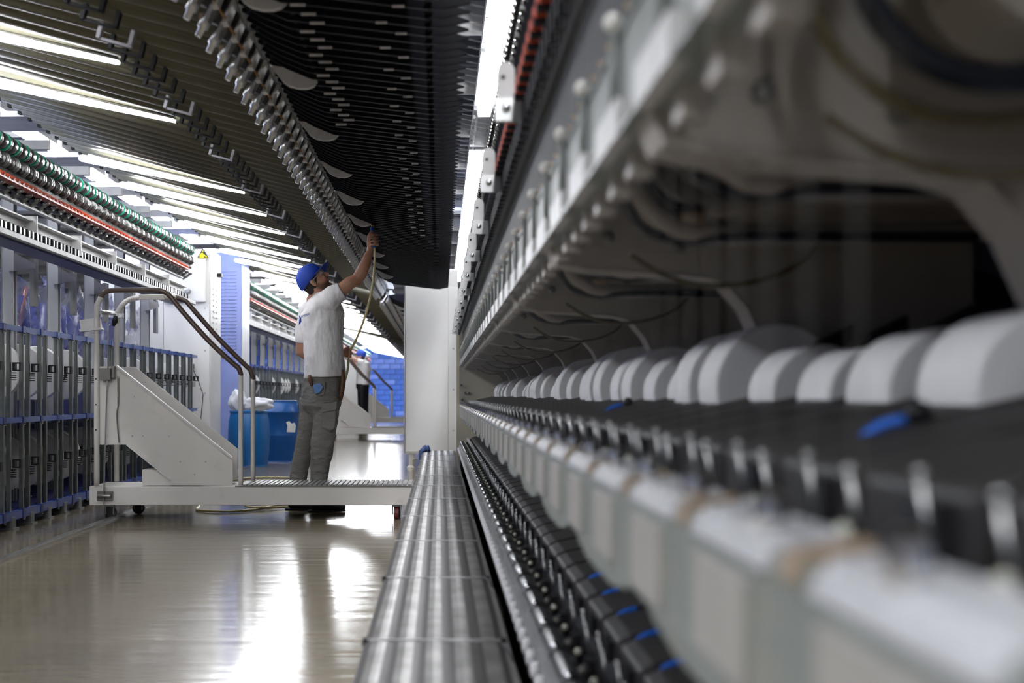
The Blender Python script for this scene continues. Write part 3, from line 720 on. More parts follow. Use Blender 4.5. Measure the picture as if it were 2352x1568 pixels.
# slatted dark covers behind the yarn sheet
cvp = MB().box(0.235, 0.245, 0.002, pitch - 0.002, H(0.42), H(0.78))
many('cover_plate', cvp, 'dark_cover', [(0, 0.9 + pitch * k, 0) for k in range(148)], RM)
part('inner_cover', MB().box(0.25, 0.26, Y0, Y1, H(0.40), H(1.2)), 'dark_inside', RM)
# vertical yarns
yv = MB().loft([(0.198, 0, H(0.66)), (0.198, 0, H(-0.09))], 0.0004, 4)
many('yarn', yv, 'yarn', [(0, 0.62 + pitch * k, 0) for k in range(152)], RM)
# upper beam with balls
part('upper_beam', MB().box(0.215, 0.222, Y0, Y1, H(0.30), H(0.425)).box(0.20, 0.24, Y0, Y1, H(0.292), H(0.30)).box(0.21, 0.24, Y0, Y1, H(0.42), H(0.427)), 'green_grey', RM)
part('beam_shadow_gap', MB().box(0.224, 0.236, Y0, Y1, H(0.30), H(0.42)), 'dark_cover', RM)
ws = MB().box(0.198, 0.216, 0.02, 0.22, H(0.29), H(0.335))
many('beam_tab', ws, 'white_paint', [(0, 0.45 + 0.333 * k, 0) for k in range(38)], RM)
sp = MB().cyl((0.207, 0, H(0.34)), (0.207, 0, H(0.432)), 0.006, 8)
many('ball_post', sp, 'green_grey', [(0, 0.555 + 0.33 * k, 0) for k in range(38)], RM)
cbm = MB().ball((0.205, 0, H(0.44)), 0.0125, 14, 8)
many('ceramic_ball', cbm, 'ceramic', [(0, 0.555 + 0.33 * k, 0) for k in range(38)], RM)
gd = MB().ball((0.21, 0, H(0.433)), 0.0035, 6, 4)
many('rivet', gd, 'gold', [(0, 0.555 + 0.33 * k + q, 0) for k in range(20) for q in (0.08, 0.16, 0.24)], RM)
# rib panels with flange, hoses
rib_o = [(0.215, 0.30), (0.235, 0.262), (0.30, 0.25), (0.42, 0.243), (0.52, 0.235), (0.565, 0.222), (0.61, 0.17), (0.66, 0.06), (0.70, -0.14),
         (1.05, -0.14), (1.05, 0.86), (0.27, 0.86), (0.27, 0.5), (0.225, 0.42)]
rib = MB().prism([(x, H(h)) for x, h in rib_o], 0, 0.012)
flg = MB()
for (xa, ha), (xb, hb) in zip(rib_o[:8], rib_o[1:9]):
    d = Vector((xb - xa, 0, hb - ha)); L_ = d.length; an = math.atan2(-(hb - ha), xb - xa)
    flg.rbox(((xa + xb) / 2, 0.05, H((ha + hb) / 2)), (L_ + 0.004, 0.10, 0.008), Matrix.Rotation(an, 3, 'Y'))
ribY = [1.0 + 0.0, 1.34 + 0.0, 2.57, 3.85, 5.15, 6.45, 7.75, 9.05, 10.35, 11.65, 12.9][1:]
many('rib_panel', rib, 'rib_beige', [(0, y, 0) for y in ribY], RM)
many('rib_flange', flg, 'rib_beige', [(0, y, 0) for y in ribY], RM)
bolt = MB().lathe([(0.012, 0), (0.012, -0.008), (0.006, -0.012)], (0, 0, 0), 'y', 8)
many('rib_bolt', bolt, 'dull_metal', [(x, y, H(h)) for y in ribY for x, h in ((0.27, 0.30), (0.33, 0.31), (0.47, 0.29), (0.55, 0.33))], RM)
clp = MB().box(0.228, 0.255, -0.025, 0.025, H(0.262), H(0.292))
many('beam_clip', clp, 'rib_beige', [(0, 0.6 + 0.163 * k, 0) for k in range(76)], RM)


def curve_pts(cs, n=8):
    out = []; P = [Vector(c) for c in cs]; P = [P[0]] + P + [P[-1]]
    for i in range(1, len(P) - 2):
        for k in range(n):
            t = k / n; a, b, c, d = P[i - 1], P[i], P[i + 1], P[i + 2]
            out.append(0.5 * ((2 * b) + (c - a) * t + (2 * a - 5 * b + 4 * c - d) * t * t + (3 * b - a - 3 * c + d) * t ** 3))
    out.append(P[-2]); return out


h1 = MB().loft(curve_pts([(0.33, 0, H(0.41)), (0.335, 0, H(0.34)), (0.375, 0.0, H(0.295)), (0.45, 0.02, H(0.275)), (0.7, 0.03, H(0.275)), (1.05, 0.03, H(0.28))]), 0.018, 10)
h2 = MB().loft(curve_pts([(0.37, 0, H(0.44)), (0.375, 0, H(0.39)), (0.41, 0.0, H(0.35)), (0.5, 0.0, H(0.325)), (0.8, 0.0, H(0.335)), (1.05, 0, H(0.33))]), 0.018, 10)
h3 = MB().loft(curve_pts([(0.30, 0, H(0.36)), (0.34, 0.02, H(0.285)), (0.42, 0.02, H(0.262)), (0.52, 0.0, H(0.265)), (0.9, 0.0, H(0.265))]), 0.008, 8)
h4 = MB().loft(curve_pts([(0.36, 0, H(0.26)), (0.42, 0, H(0.225)), (0.5, 0, H(0.205)), (0.6, 0, H(0.215)), (0.68, 0, H(0.25)), (0.72, 0, H(0.3))]), 0.005, 8)
h5 = MB().loft(curve_pts([(0.35, 0, H(0.45)), (0.345, 0, H(0.37)), (0.385, 0.0, H(0.32)), (0.44, 0, H(0.305))]), 0.011, 8)
h6 = MB().loft([(0.40, 0, H(0.298)), (0.445, 0, H(0.302))], [0.010, 0.015], 8)
for y in ribY:
    for q in (0.35, 0.85):
        for mb_, m_, nm in ((h1, 'hose_grey', 'hose'), (h2, 'hose_grey', 'hose'), (h3, 'navy_hose', 'hose'), (h5, 'navy_hose', 'hose'), (h6, 'tan', 'hose_end')):
            if not hasattr(mb_, 'me'): mb_.me = mb_.mesh(nm, m_)
            place(mb_.me, nm, RM, (0, y + q + (0.05 if mb_ is h2 else 0), 0))
    if not hasattr(h4, 'me'): h4.me = h4.mesh('drooping_hose', 'hose_brown')
    place(h4.me, 'drooping_hose', RM, (0, y - 0.12, 0))
# big coil in the upper right foreground
coil = MB().loft([(0.50 + 0.13 * math.cos(a), 1.16, H(0.40) + 0.12 * math.sin(a)) for a in [PI * (0.75 + 1.35 * k / 24) for k in range(25)]], 0.014, 8)
part('coiled_hose', coil, 'navy_hose', RM)
coil2 = MB().loft([(0.50 + 0.165 * math.cos(a), 1.2, H(0.40) + 0.15 * math.sin(a)) for a in [PI * (0.8 + 1.2 * k / 24) for k in range(25)]], 0.008, 8)
part('coiled_hose', coil2, 'hose_brown', RM)
part('round_motor', MB().lathe([(0.085, 0), (0.085, 0.12), (0.05, 0.14)], (0.54, 1.12, H(0.40)), 'y', 24), 'rib_beige', RM)
part('top_cover', MB().box(0.26, 1.5, Y0, Y1, H(0.86), H(0.9)), 'rib_beige', RM)  # this cover and the housing on it are added to block lamp light
part('front_housing', MB().box(0.4, 1.5, Y0, Y1, H(0.9), H(1.25)), 'dark_cover', RM)
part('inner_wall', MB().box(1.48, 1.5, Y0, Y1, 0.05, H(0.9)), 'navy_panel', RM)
part('near_end_panel', MB().box(0.62, 1.5, 0.30, 0.34, 0.0, H(0.9)), 'rib_beige', RM)
# reel discs glimpsed deep inside
dsc = MB().lathe([(0.19, 0), (0.19, 0.03)], (1.2, 0, H(0.1)), 'y', 28)
many('inner_disc', dsc, 'navy_panel', [(0, 1.6 + 0.7 * k, 0) for k in range(16)], RM)

# mid rail
part('middle_rail', MB().box(0.205, 0.215, Y0, Y1, H(-0.20), H(-0.095)).box(0.205, 0.26, Y0, Y1, H(-0.205), H(-0.198)), 'green_grey', RM)
tf = MB().prism([(0.199, H(-0.108)), (0.201, H(-0.100)), (0.212, H(-0.088)), (0.245, H(-0.083)), (0.25, H(-0.09)), (0.245, H(-0.10))], 0.05, 0.285)
many('flange_plate', tf, 'flange_white', [(0, 0.42 + 0.333 * k, 0) for k in range(38)], RM)
jt = MB().prism([(0.199, H(-0.106)), (0.202, H(-0.091)), (0.246, H(-0.083)), (0.25, H(-0.104))], -0.014, 0.014)
many('flange_joint', jt, 'tan', [(0, 0.42 + 0.333 * k, 0) for k in range(38)], RM)
fp = MB().box(0.1995, 0.206, 0.11, 0.275, H(-0.195), H(-0.122))
many('face_panel', fp, 'panel_grey', [(0, 0.42 + 0.333 * k, 0) for k in range(38)], RM)
lug = MB().prism([(-0.29, -0.198), (0.29, -0.198), (0.24, -0.212), (0.12, -0.224), (-0.12, -0.224), (-0.24, -0.212)], 0.203, 0.22, 'x')
lug.v = [(v[0], v[1], v[2] + CZ) for v in lug.v]
many('rail_lug', lug, 'green_grey', [(0, 1.0 + 0.667 * k, 0) for k in range(19)], RM)
ks_ = MB().lathe([(0.009, -0.012), (0.012, -0.006), (0.012, 0.006), (0.006, 0.011)], (0.215, 0, H(-0.074)), 'z', 12)
many('knurled_screw', ks_, 'chrome', [(0, 0.60 + 0.25 * k, 0) for k in range(51)], RM)


def tier(dx, dh, pre):
    ys = [0.55 + 0.25 * k for k in range(51)]
    def T(mb): mb.v = [(v[0] + dx, v[1], v[2] + dh) for v in mb.v]; return mb
    bx = T(MB().prism([(0.335, H(-0.115)), (0.335, H(-0.062)), (0.36, H(-0.05)), (0.66, H(0.012)), (0.66, H(-0.05))], 0.015, 0.232))
    me = bx.mesh('motor_box', 'box_grey')
    for y in ys:
        o = place(me, 'motor_box', RM, (0, y, 0))
        b = o.modifiers.new('b', 'BEVEL'); b.width = 0.006; b.segments = 2; b.limit_method = 'ANGLE'
    part('tier_shelf', T(MB().prism([(0.25, H(-0.16)), (0.33, H(-0.14)), (0.70, H(-0.06)), (0.70, H(-0.075)), (0.33, H(-0.155)), (0.25, H(-0.175))], Y0, Y1)), 'dark_inside', RM)
    for nm, mb_, m_ in (('connector_block', MB().box(0.322, 0.337, 0.05, 0.11, H(-0.105), H(-0.07)), 'black'),
                        ('connector_block', MB().box(0.283, 0.30, 0.03, 0.09, H(-0.125), H(-0.10)), 'black'),
                        ('guide_pin', MB().cyl((0.31, 0.02, H(-0.115)), (0.302, 0.02, H(-0.052)), 0.0018, 8), 'steel'),
                        ('guide_pin', MB().cyl((0.30, 0.13, H(-0.115)), (0.292, 0.13, H(-0.056)), 0.0018, 8), 'steel'),
                        ('pin_head', MB().ball((0.302, 0.02, H(-0.049)), 0.004, 10, 6), 'steel'),
                        ('pin_head', MB().ball((0.292, 0.13, H(-0.053)), 0.004, 10, 6), 'steel'),
                        ('glass_guide', MB().ball((0.272, 0.08, H(-0.092)), 0.0065, 10, 6), 'glass_bead'),
                        ('glass_guide', MB().ball((0.262, 0.19, H(-0.098)), 0.006, 10, 6), 'glass_bead'),
                        ('yarn_arm', MB().cyl((0.278, 0.20, H(-0.115)), (0.268, 0.20, H(-0.09)), 0.005, 8), 'dark_cover')):
        many(nm, T(mb_), m_, [(0, y, 0) for y in ys], RM)
    bt = T(MB().loft(curve_pts([(0.268, 0.10, H(-0.112)), (0.262, 0.13, H(-0.102)), (0.260, 0.16, H(-0.106)), (0.262, 0.19, H(-0.115))], 4), 0.0038, 6))
    many('blue_air_tube', bt, 'blue_tube', [(0, y, 0) for i, y in enumerate(ys) if (pre == 'low' or i % 3 == 1)], RM)
    q = -0.055 if pre == 'low' else 0.0; e = -0.016 if pre == 'low' else 0.0
    bt2 = T(MB().loft(curve_pts([(0.415 + q, -0.01, H(-0.046 + e)), (0.435 + q, -0.008, H(-0.031 + e)), (0.46 + q, -0.01, H(-0.024 + e))], 4), 0.0055, 6))
    keep = [y for i, y in enumerate(ys) if (i in (3, 11) if pre == 'mid' else (i < 11 and i != 4))]
    many('blue_hose', bt2, 'blue_tube', [(0, y, 0) for y in keep], RM)
    fit = T(MB().ball((0.475 + q, -0.008, H(-0.018 + e)), 0.013, 8, 5))
    many('hose_fitting', fit, 'black', [(0, y, 0) for y in keep], RM)


tier(0.0, 0.0, 'mid')
tier(-0.02, -0.375, 'low')
# lower front: rubber rollers, chrome dots, clear strip, white buttons
rr = MB().lathe([(0.014, 0), (0.024, 0.01), (0.024, 0.23), (0.014, 0.24)], (0.225, 0, H(-0.487)), 'y', 16)
many('rubber_roller', rr, 'black_rubber', [(0, 0.9 + 0.25 * k, 0) for k in range(49)], RM)
rs = MB().ball((0.212, 0, H(-0.462)), 0.010, 8, 5, (1, 1.3, 1))
many('roller_bearing', rs, 'chrome', [(0, 0.9 + 0.25 * k, 0) for k in range(49)], RM)
st_ = MB().prism([(0.188, H(-0.512)), (0.191, H(-0.512)), (0.200, H(-0.476)), (0.197, H(-0.474))], 0.004, 0.996)
many('clear_strip', st_, 'acrylic', [(0, 0.9 + k, 0) for k in range(12)], RM)
part('button_bar', MB().box(0.192, 0.205, 0.8, Y1, H(-0.60), H(-0.515)), 'dull_metal', RM)
wbn = MB().lathe([(0.018, 0.0), (0.018, -0.008), (0.013, -0.013), (0.006, -0.014)], (0.192, 0, H(-0.542)), 'x', 12)
many('white_button', wbn, 'white_yarn', [(0, 0.95 + 0.125 * k, 0) for k in range(98)], RM)
part('base_panel', MB().box(0.205, 0.215, 0.6, Y1, 0.0, H(-0.60)), 'dark_cover', RM)
part('end_panel', MB().box(0.17, 1.5, Y1, Y1 + 0.05, 0.02, H(0.66)), 'cream_yellow', RM)
kn = MB().lathe([(0.012, 0), (0.012, -0.03), (0.007, -0.04)], (0, 0, 0), 'y', 10)
many('panel_knob', kn, 'black', [(0.2 + a, Y1, H(b)) for a, b in ((0.02, 0.10), (0.06, 0.02), (0.03, -0.05), (0.1, 0.02), (0.02, -0.2), (0.05, -0.22), (0.16, 0.3))], RM)

# take-up packages (things of their own)
sizes = {}
rp = random.Random(3)
for k in range(42):
    R = rp.choice([0.075, 0.085, 0.10, 0.115, 0.12]) if k > 3 else (0.085, 0.09, 0.085, 0.075)[k]
    if k in (11, 12, 16, 21): R = 0.135
    w = 0.17
    key = (R, w)
    if key not in sizes:
        a = MB().lathe([(0.03, 0), (R - 0.004, 0), (R, 0.004), (R, w - 0.004), (R - 0.004, w), (0.03, w)], (0, 0, 0), 'y', 36)
        b = MB().lathe([(0.028, -0.02), (0.03, -0.018), (0.03, w + 0.03), (0.02, w + 0.03)], (0, 0, 0), 'y', 14)
        sizes[key] = (a.mesh('yarn_winding', 'white_yarn'), b.mesh('core', 'black'))
    y = 1.06 + 0.28 * k; z = H(0.0 + (0.085 - R) * -0.4 + 0.0)
    word = 'small' if R < 0.09 else ('thick' if R < 0.13 else 'largest size of')
    t = thing('yarn_package', (0.64, y, z), '%s white yarn package on the right machine, %s from the camera' % (word if R < 0.13 else 'very thick', ORD[k]), 'yarn package', 'take-up packages on the right machine')
    place(sizes[key][0], 'yarn_winding', t, (0.64, y, z)); place(sizes[key][1], 'core', t, (0.64, y, z))
cr = MB().prism([(0.62, H(0.0)), (0.70, H(0.10)), (0.76, H(0.13)), (0.76, H(0.10)), (0.70, H(0.05)), (0.66, H(-0.02))], 0, 0.03)
many('cradle_arm', cr, 'black', [(0, 1.0 + 0.28 * k, 0) for k in range(42)], RM)

# ------------------------------------------------------------------ perforated step
SG = thing('step', (0, 1, 0), 'long ribbed aluminium step running along the foot of the right machine', 'step')
tr = MB(); nx, ny = 30, 160
def band(x):
    u = (x + 0.166) / 0.307
    return 0.5 - 0.5 * math.cos(2 * PI * 5 * u)
for j in range(ny + 1):
    for i in range(nx + 1):
        x = -0.166 + 0.307 * i / nx; y = 0.992 * j / ny
        z = 0.25 + (0.0006 + 0.0022 * band(x)) * (1 if j % 2 else 0) + 0.001 * band(x)
        tr.v.append((x, y, z))
for j in range(ny):
    for i in range(nx):
        p = j * (nx + 1) + i; tr.f.append((p, p + 1, p + nx + 2, p + nx + 1)); tr.sm.append(False)
ys = [0.92 + k for k in range(13)]
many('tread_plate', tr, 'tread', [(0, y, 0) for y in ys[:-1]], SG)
short = MB(); short.v = [v for v in tr.v]; short.f = tr.f; short.sm = tr.sm
sk = MB().prism([(0.141, 0.25), (0.155, 0.245), (0.172, 0.05), (0.160, 0.05)], 0.0, 0.99)
many('side_skirt', sk, 'tread_side', [(0, y, 0) for y in ys[:-1]], SG)
sk2 = MB().box(-0.166, -0.160, 0.0, 0.99, 0.02, 0.249)
many('side_skirt', sk2, 'tread_side', [(0, y, 0) for y in ys[:-1]], SG)
jn = MB().box(-0.168, 0.143, -0.006, 0.006, 0.249, 0.2545)
many('joint_bar', jn, 'steel', [(0, y, 0) for y in ys], SG)
many('end_cap', MB().box(-0.006, 0.006, -0.012, 0.012, 0.24, 0.257), 'black', [(x, y, 0) for y in (2.92, 3.92) for x in (-0.166, 0.143)], SG)
many('leg', MB().box(-0.15, -0.12, -0.02, 0.02, 0, 0.245).box(0.1, 0.13, -0.02, 0.02, 0, 0.245), 'dull_metal', [(0, y + 0.1, 0) for y in ys], SG)
for i, (y, dx) in enumerate(((2.85, 0.0), (3.9, 0.006), (6.0, 0.0), (7.2, 0.004), (8.9, 0.0))):
    o = part('loose_cable', MB().tube(curve_pts([(0.135, y, 0.256), (0.15, y - 0.12, 0.25), (0.172 + dx, y - 0.35, 0.18), (0.18, y - 0.5, 0.08), (0.18, y - 0.6, 0.02)], 5), 0.003, 6), 'black', None)
    tag(o, 'thin dark cable hanging over the right edge of the step, %s from the camera' % ORD[i], 'cable', 'cables beside the step')
# rag on the far end of the step
rg = MB()
for a in range(19):
    for b in range(13):
        u, v = a / 18, b / 12
        x = -0.20 + 0.10 * u + 0.012 * math.sin(9 * v + 4 * u); y = 12.55 + 0.28 * v
        z = (0.265 + 0.03 * math.sin(u * 7 + v * 6) ** 2 + 0.02 * math.sin(11 * v)) if u > 0.35 else 0.265 - (0.35 - u) * 0.62 + 0.01 * math.sin(v * 12)
        if u < 0.35: x = -0.172 - 0.03 * math.sin(v * 9) ** 2 - 0.01 * (0.35 - u)
        rg.v.append((x, y, max(z, 0.02)))
for a in range(18):
    for b in range(12):
        p = a * 13 + b; rg.f.append((p, p + 13, p + 14, p + 1)); rg.sm.append(True)
o = part('rag', rg, 'rag', None); sm = o.modifiers.new('s', 'SOLIDIFY'); sm.thickness = 0.008
tag(o, 'crumpled blue rag draped over the far end of the step', 'rag')

# ------------------------------------------------------------------ white cart with stair
YF, YB = 8.39, 8.85
def cart(label):
    t = thing('platform_cart', (-1.2, 8.6, 0), label, 'cart', 'white platform carts')
    def P(x, y, Y=YF): v = px(x, y, Y); return (v.x, v.z)
    x0, z0 = P(205, 1160); x1, z1 = P(948, 1117)
    part('base_beam', MB().box(x0, x1, YF, YB, z0, z1), 'cream', t, 0.004)
    # ribbed deck strips
    xd, _ = P(558, 1110)
    n = 34; w = (x1 - xd) / n
    dk = MB().box(0, w * 0.72, YF - 0.005, YB + 0.005, z1 + 0.003, z1 + 0.014)
    many('deck_rib', dk, 'tread_side', [(xd + w * i, 0, 0) for i in range(n)], t)
    part('deck', MB().box(xd - 0.05, x1 + 0.003, YF - 0.008, YB + 0.008, z1, z1 + 0.006), 'tread_side', t)
    part('deck_end', MB().box(x1, x1 + 0.012, YF - 0.01, YB + 0.01, z1 - 0.03, z1 + 0.016), 'hammered', t)
    out = [P(*q) for q in ((228, 841), (268, 841), (534, 1053), (534, 1114), (389, 1114), (391, 1101), (291, 1021), (228, 1021))]
    part('side_panel', MB().prism(out, YF + 0.01, YF + 0.016), 'cream', t)
    out2 = [P(x, y, YB) for x, y in ((300, 842), (312, 842), (547, 1030), (547, 1100), (400, 1100), (320, 1020), (262, 1020), (262, 842))]
    part('side_panel', MB().prism(out2, YB - 0.02, YB - 0.014), 'cream', t)
    a = Vector((P(268, 840)[0], YF + 0.0, P(268, 840)[1])); b = Vector((P(532, 1050)[0], YF + 0.0, P(532, 1050)[1]))
    d = b - a; an = math.atan2(-d.z, d.x)
    part('stringer_trim', MB().rbox((a + b) / 2, (d.length, 0.03, 0.012), Matrix.Rotation(an, 3, 'Y')), 'white_paint', t)
    a2 = Vector((P(291, 1021)[0], YF + 0.004, P(291, 1021)[1])); b2 = Vector((P(391, 1101)[0], YF + 0.004, P(391, 1101)[1])); d2 = b2 - a2
    part('stringer_trim', MB().rbox((a2 + b2) / 2, (d2.length, 0.02, 0.008), Matrix.Rotation(math.atan2(-d2.z, d2.x), 3, 'Y')), 'white_paint', t)
    # treads between the side panels
    tr_ = MB().box(-0.09, 0.09, YF + 0.02, YB - 0.02, -0.012, 0.0)
    many('stair_tread', tr_, 'tread_side', [(P(300 + 62 * k, 0)[0], 0, P(0, 925 + 50 * k)[1]) for k in range(3)], t)
    bx0, bz0 = P(325, 1115); bx1, bz1 = P(360, 1079); bx2, bz2 = P(390, 1101)
    part('foot_box', MB().prism([(bx0, bz0), (bx2, bz0), (bx2, bz2), (bx1, bz1), (bx0, bz1)], YF + 0.02, YF + 0.2), 'cream', t)
    # rails
    def rail(pts, Y, r, m, name):
        return part(name, MB().loft(curve_pts([(P(x, y, Y)[0], Y, P(x, y, Y)[1]) for x, y in pts], 6), r, 12), m, t)
    rail([(222, 1115), (222, 900), (222, 720), (224, 700), (232, 682)], YF, 0.018, 'cream', 'rail_post')
    rail([(230, 685), (238, 673), (255, 667), (300, 666), (355, 666), (372, 668), (390, 679), (420, 716), (480, 783), (535, 834), (548, 845), (554, 862)], YF, 0.0165, 'grip_brown', 'hand_grip')
    rail([(553, 1114), (553, 1000), (553, 860)], YF, 0.016, 'cream', 'rail_post')
    rail([(268, 1105), (268, 900), (268, 745), (272, 715), (290, 692), (320, 683), (370, 682), (405, 682)], YB, 0.018, 'cream', 'rail_post')
    rail([(403, 682), (425, 690), (440, 706), (500, 775), (560, 835), (575, 850), (582, 872)], YB, 0.0165, 'grip_brown', 'hand_grip')
    rail([(581, 1104), (581, 1000), (581, 868)], YB, 0.016, 'cream', 'rail_post')
    part('splice_plate', MB().box(P(321, 0, YB)[0], P(380, 0, YB)[0], YB - 0.03, YB - 0.015, P(0, 689, YB)[1], P(0, 677, YB)[1]), 'cream', t, 0.003)
    part('cross_bar', MB().loft([(P(229, 717)[0], YF, P(229, 717)[1]), (P(270, 720, YB)[0], YB, P(270, 720, YB)[1])], 0.015, 10), 'steel', t)
    part('clamp', MB().box(P(262, 0)[0], P(277, 0)[0], YF + 0.05, YF + 0.09, P(0, 729)[1], P(0, 718)[1]), 'steel', t, 0.003)
    part('latch', MB().loft([(P(261, 722)[0], YF + 0.05, P(0, 724)[1]), (P(259, 735)[0], YF + 0.05, P(0, 738)[1]), (P(256, 746)[0], YF + 0.05, P(0, 748)[1])], [0.012, 0.02, 0.008], 8), 'black', t)
    part('release_rod', MB().tube([(P(256, 746)[0], YF - 0.02, P(0, 744)[1]), (P(251, 750)[0], YF - 0.02, P(0, 748)[1]), (P(249, 840)[0], YF - 0.02, P(0, 840)[1]), (P(241, 1150)[0], YF - 0.03, P(0, 1150)[1]), (P(243, 1188)[0], YF - 0.03, P(0, 1188)[1])], 0.0045, 6), 'steel', t)
    part('lock_box', MB().box(P(234, 0)[0], P(258, 0)[0], YF - 0.045, YF, P(0, 873)[1], P(0, 846)[1]).box(P(258, 0)[0], P(266, 0)[0], YF - 0.03, YF, P(0, 868)[1], P(0, 840)[1]), 'hammered', t, 0.003)
    part('hinge', MB().box(P(224, 0)[0], P(260, 0)[0], YF - 0.02, YF, P(0, 1149)[1], P(0, 1127)[1]).cyl((P(226, 0)[0], YF - 0.03, P(0, 1138)[1]), (P(258, 0)[0], YF - 0.03, P(0, 1138)[1]), 0.014, 8), 'hammered', t, 0.003)
    ch = MB()
    for k in range(16):
        z = P(0, 868 + 4.0 * k)[1]; x = P(272, 0)[0]
        ch.loft([(x + 0.005 * math.cos(a), YF - 0.005 + (0.004 * math.sin(a) if k % 2 else 0), z + 0.008 * math.sin(a)) for a in [2 * PI * j / 8 for j in range(9)]], 0.0014, 5)
    ch.tube(curve_pts([(P(272, 0)[0], YF - 0.005, P(0, 930)[1]), (P(269, 0)[0], YF - 0.008, P(0, 950)[1]), (P(271, 0)[0], YF - 0.008, P(0, 985)[1]), (P(274, 0)[0], YF - 0.008, P(0, 1016)[1])], 4), 0.004, 6)
    o = part('chain', ch, 'dull_metal', t); o['kind'] = 'stuff'
    sc = MB().lathe([(0.006, 0), (0.004, -0.004)], (0, YF + 0.01, 0), 'y', 8)
    many('screw', sc, 'steel', [(P(x, 0)[0], 0, P(0, y)[1]) for x, y in ((242, 1001), (303, 1001), (327, 1001), (387, 1001), (413, 1060), (472, 1060), (307, 911), (446, 1090))], t)
    many('post_hole', MB().lathe([(0.005, 0), (0.005, -0.002)], (0, YF - 0.017, 0), 'y', 8), 'black', [(P(222, 0)[0], 0, P(0, y)[1]) for y in (870, 929, 987)], t)
    # castors
    for x, y, m in ((248, YF + 0.06, 'black'), (286, YB - 0.06, 'black'), (910, YF + 0.06, 'wheel_red'), (910, YB - 0.05, 'wheel_red')):
        cx = P(x, 0)[0]; 
        w_ = part('castor', MB().lathe([(0.02, -0.017), (0.04, -0.015), (0.04, 0.015), (0.02, 0.017)], (cx, y, 0.04), 'x' if m == 'wheel_red' else 'y', 18), m, t)
        part('fork', MB().box(cx - 0.028, cx - 0.022, y - 0.02, y + 0.02, 0.03, z0).box(cx + 0.022, cx + 0.028, y - 0.02, y + 0.02, 0.03, z0).box(cx - 0.028, cx + 0.028, y - 0.025, y + 0.025, z0 - 0.012, z0), 'dull_metal', t)
    # white document holder on the left post
    s0 = [P(*q) for q in ((180, 734), (228, 728), (234, 756), (184, 761))]
    part('document_holder', MB().prism(s0, YF + 0.02, YF + 0.026).prism([P(*q) for q in ((184, 757), (234, 753), (238, 757), (186, 762))], YF - 0.03, YF + 0.026), 'white_sign', t)
    return t


c1 = cart('white rolling platform cart with stair and brown handrails in front of the worker')
for i, (dx, dy, lab) in enumerate(((0.08, 15.3, 'second white stair cart, distant, standing in front of the far worker'), (0.02, 25.5, 'farthest white stair cart, just before the blue block wall'))):
    c = copy_tree(c1); c.location = c1.location + Vector((dx, dy, 0)); c['label'] = lab

# ------------------------------------------------------------------ drums and bags
def drum(x, y, R, Hh, m, label, barrel=True):
    t = thing('plastic_drum', (x, y, 0), label, 'drum')
    if barrel: prof = [(R * 0.86, 0), (R * 0.88, 0.02), (R * 0.97, Hh * 0.25), (R, Hh * 0.5), (R * 0.97, Hh * 0.78), (R * 0.88, Hh * 0.93), (R * 0.86, Hh * 0.94)]
    else: prof = [(R * 0.97, 0), (R * 0.99, 0.03), (R, Hh * 0.4), (R * 1.01, Hh * 0.41), (R * 1.01, Hh * 0.43), (R, Hh * 0.44), (R, Hh * 0.76), (R * 1.03, Hh * 0.77), (R * 1.03, Hh * 0.80), (R * 0.98, Hh * 0.81), (R * 0.93, Hh * 0.94)]
    d = MB().lathe(prof, (x, y, 0), 'z', 40); d.sm = [True] * (len(d.f) - 2) + [False] * 2
    part('drum_body', d, m, t)
    part('rim', MB().lathe([(R * 0.88, Hh * 0.93), (R * 0.92, Hh * 0.935), (R * 0.92, Hh * 0.965), (R * 0.88, Hh * 0.97), (R * 0.84, Hh * 0.965), (R * 0.84, Hh * 0.93)], (x, y, 0), 'z', 40), m, t)
    return t


drum(-2.155, 14.75, 0.235, 0.645, 'drum_blue', 'bulging blue plastic drum behind the cart with white bags in it')
d2 = drum(-1.95, 15.75, 0.25, 0.76, 'drum_blue_dark', 'darker blue straight-sided drum with a torn label, behind the open drum', False)
part('torn_label', MB().prism([(-0.04, 0.36), (0.05, 0.355), (0.06, 0.43), (0.045, 0.47), (0.01, 0.46), (-0.01, 0.49), (-0.045, 0.48), (-0.03, 0.43)], 0, 0.003).v and
     (lambda q: (setattr(q, 'v', [(-1.78 + v[0], 15.565 + v[0] * 0.9 + v[1], v[2]) for v in q.v]), q)[1])(MB().prism([(-0.04, 0.36), (0.05, 0.355), (0.06, 0.43), (0.045, 0.47), (0.01, 0.46), (-0.01, 0.49), (-0.045, 0.48), (-0.03, 0.43)], 0, 0.003)), 'white_sign', d2)


def blob(name, c, r, sc, m, label, cat, seed):
    rn = random.Random(seed); ph = [rn.uniform(0, 6) for _ in range(6)]
    b = MB().ball((0, 0, 0), 1, 28, 18)
    vs = []
    for v in b.v:
        k = 1 + 0.16 * math.sin(4 * v[0] + ph[0]) * math.sin(5 * v[2] + ph[1]) + 0.10 * math.sin(9 * v[1] + ph[2]) + 0.06 * math.sin(13 * v[0] + 11 * v[2] + ph[3])
        vs.append((c[0] + v[0] * r * sc[0] * k, c[1] + v[1] * r * sc[1] * k, c[2] + v[2] * r * sc[2] * k))
    b.v = vs
    return tag(part(name, b, m, None), label, cat)


blob('plastic_bag', (-2.27, 14.72, 0.72), 0.13, (0.8, 0.9, 1.1), 'plastic_bag', 'upright white plastic bag in the blue drum, left one', 'bag', 1)
blob('plastic_bag', (-2.02, 14.62, 0.70), 0.13, (1.25, 0.8, 0.55), 'plastic_bag', 'white plastic bag slumped over the right rim of the blue drum', 'bag', 5)

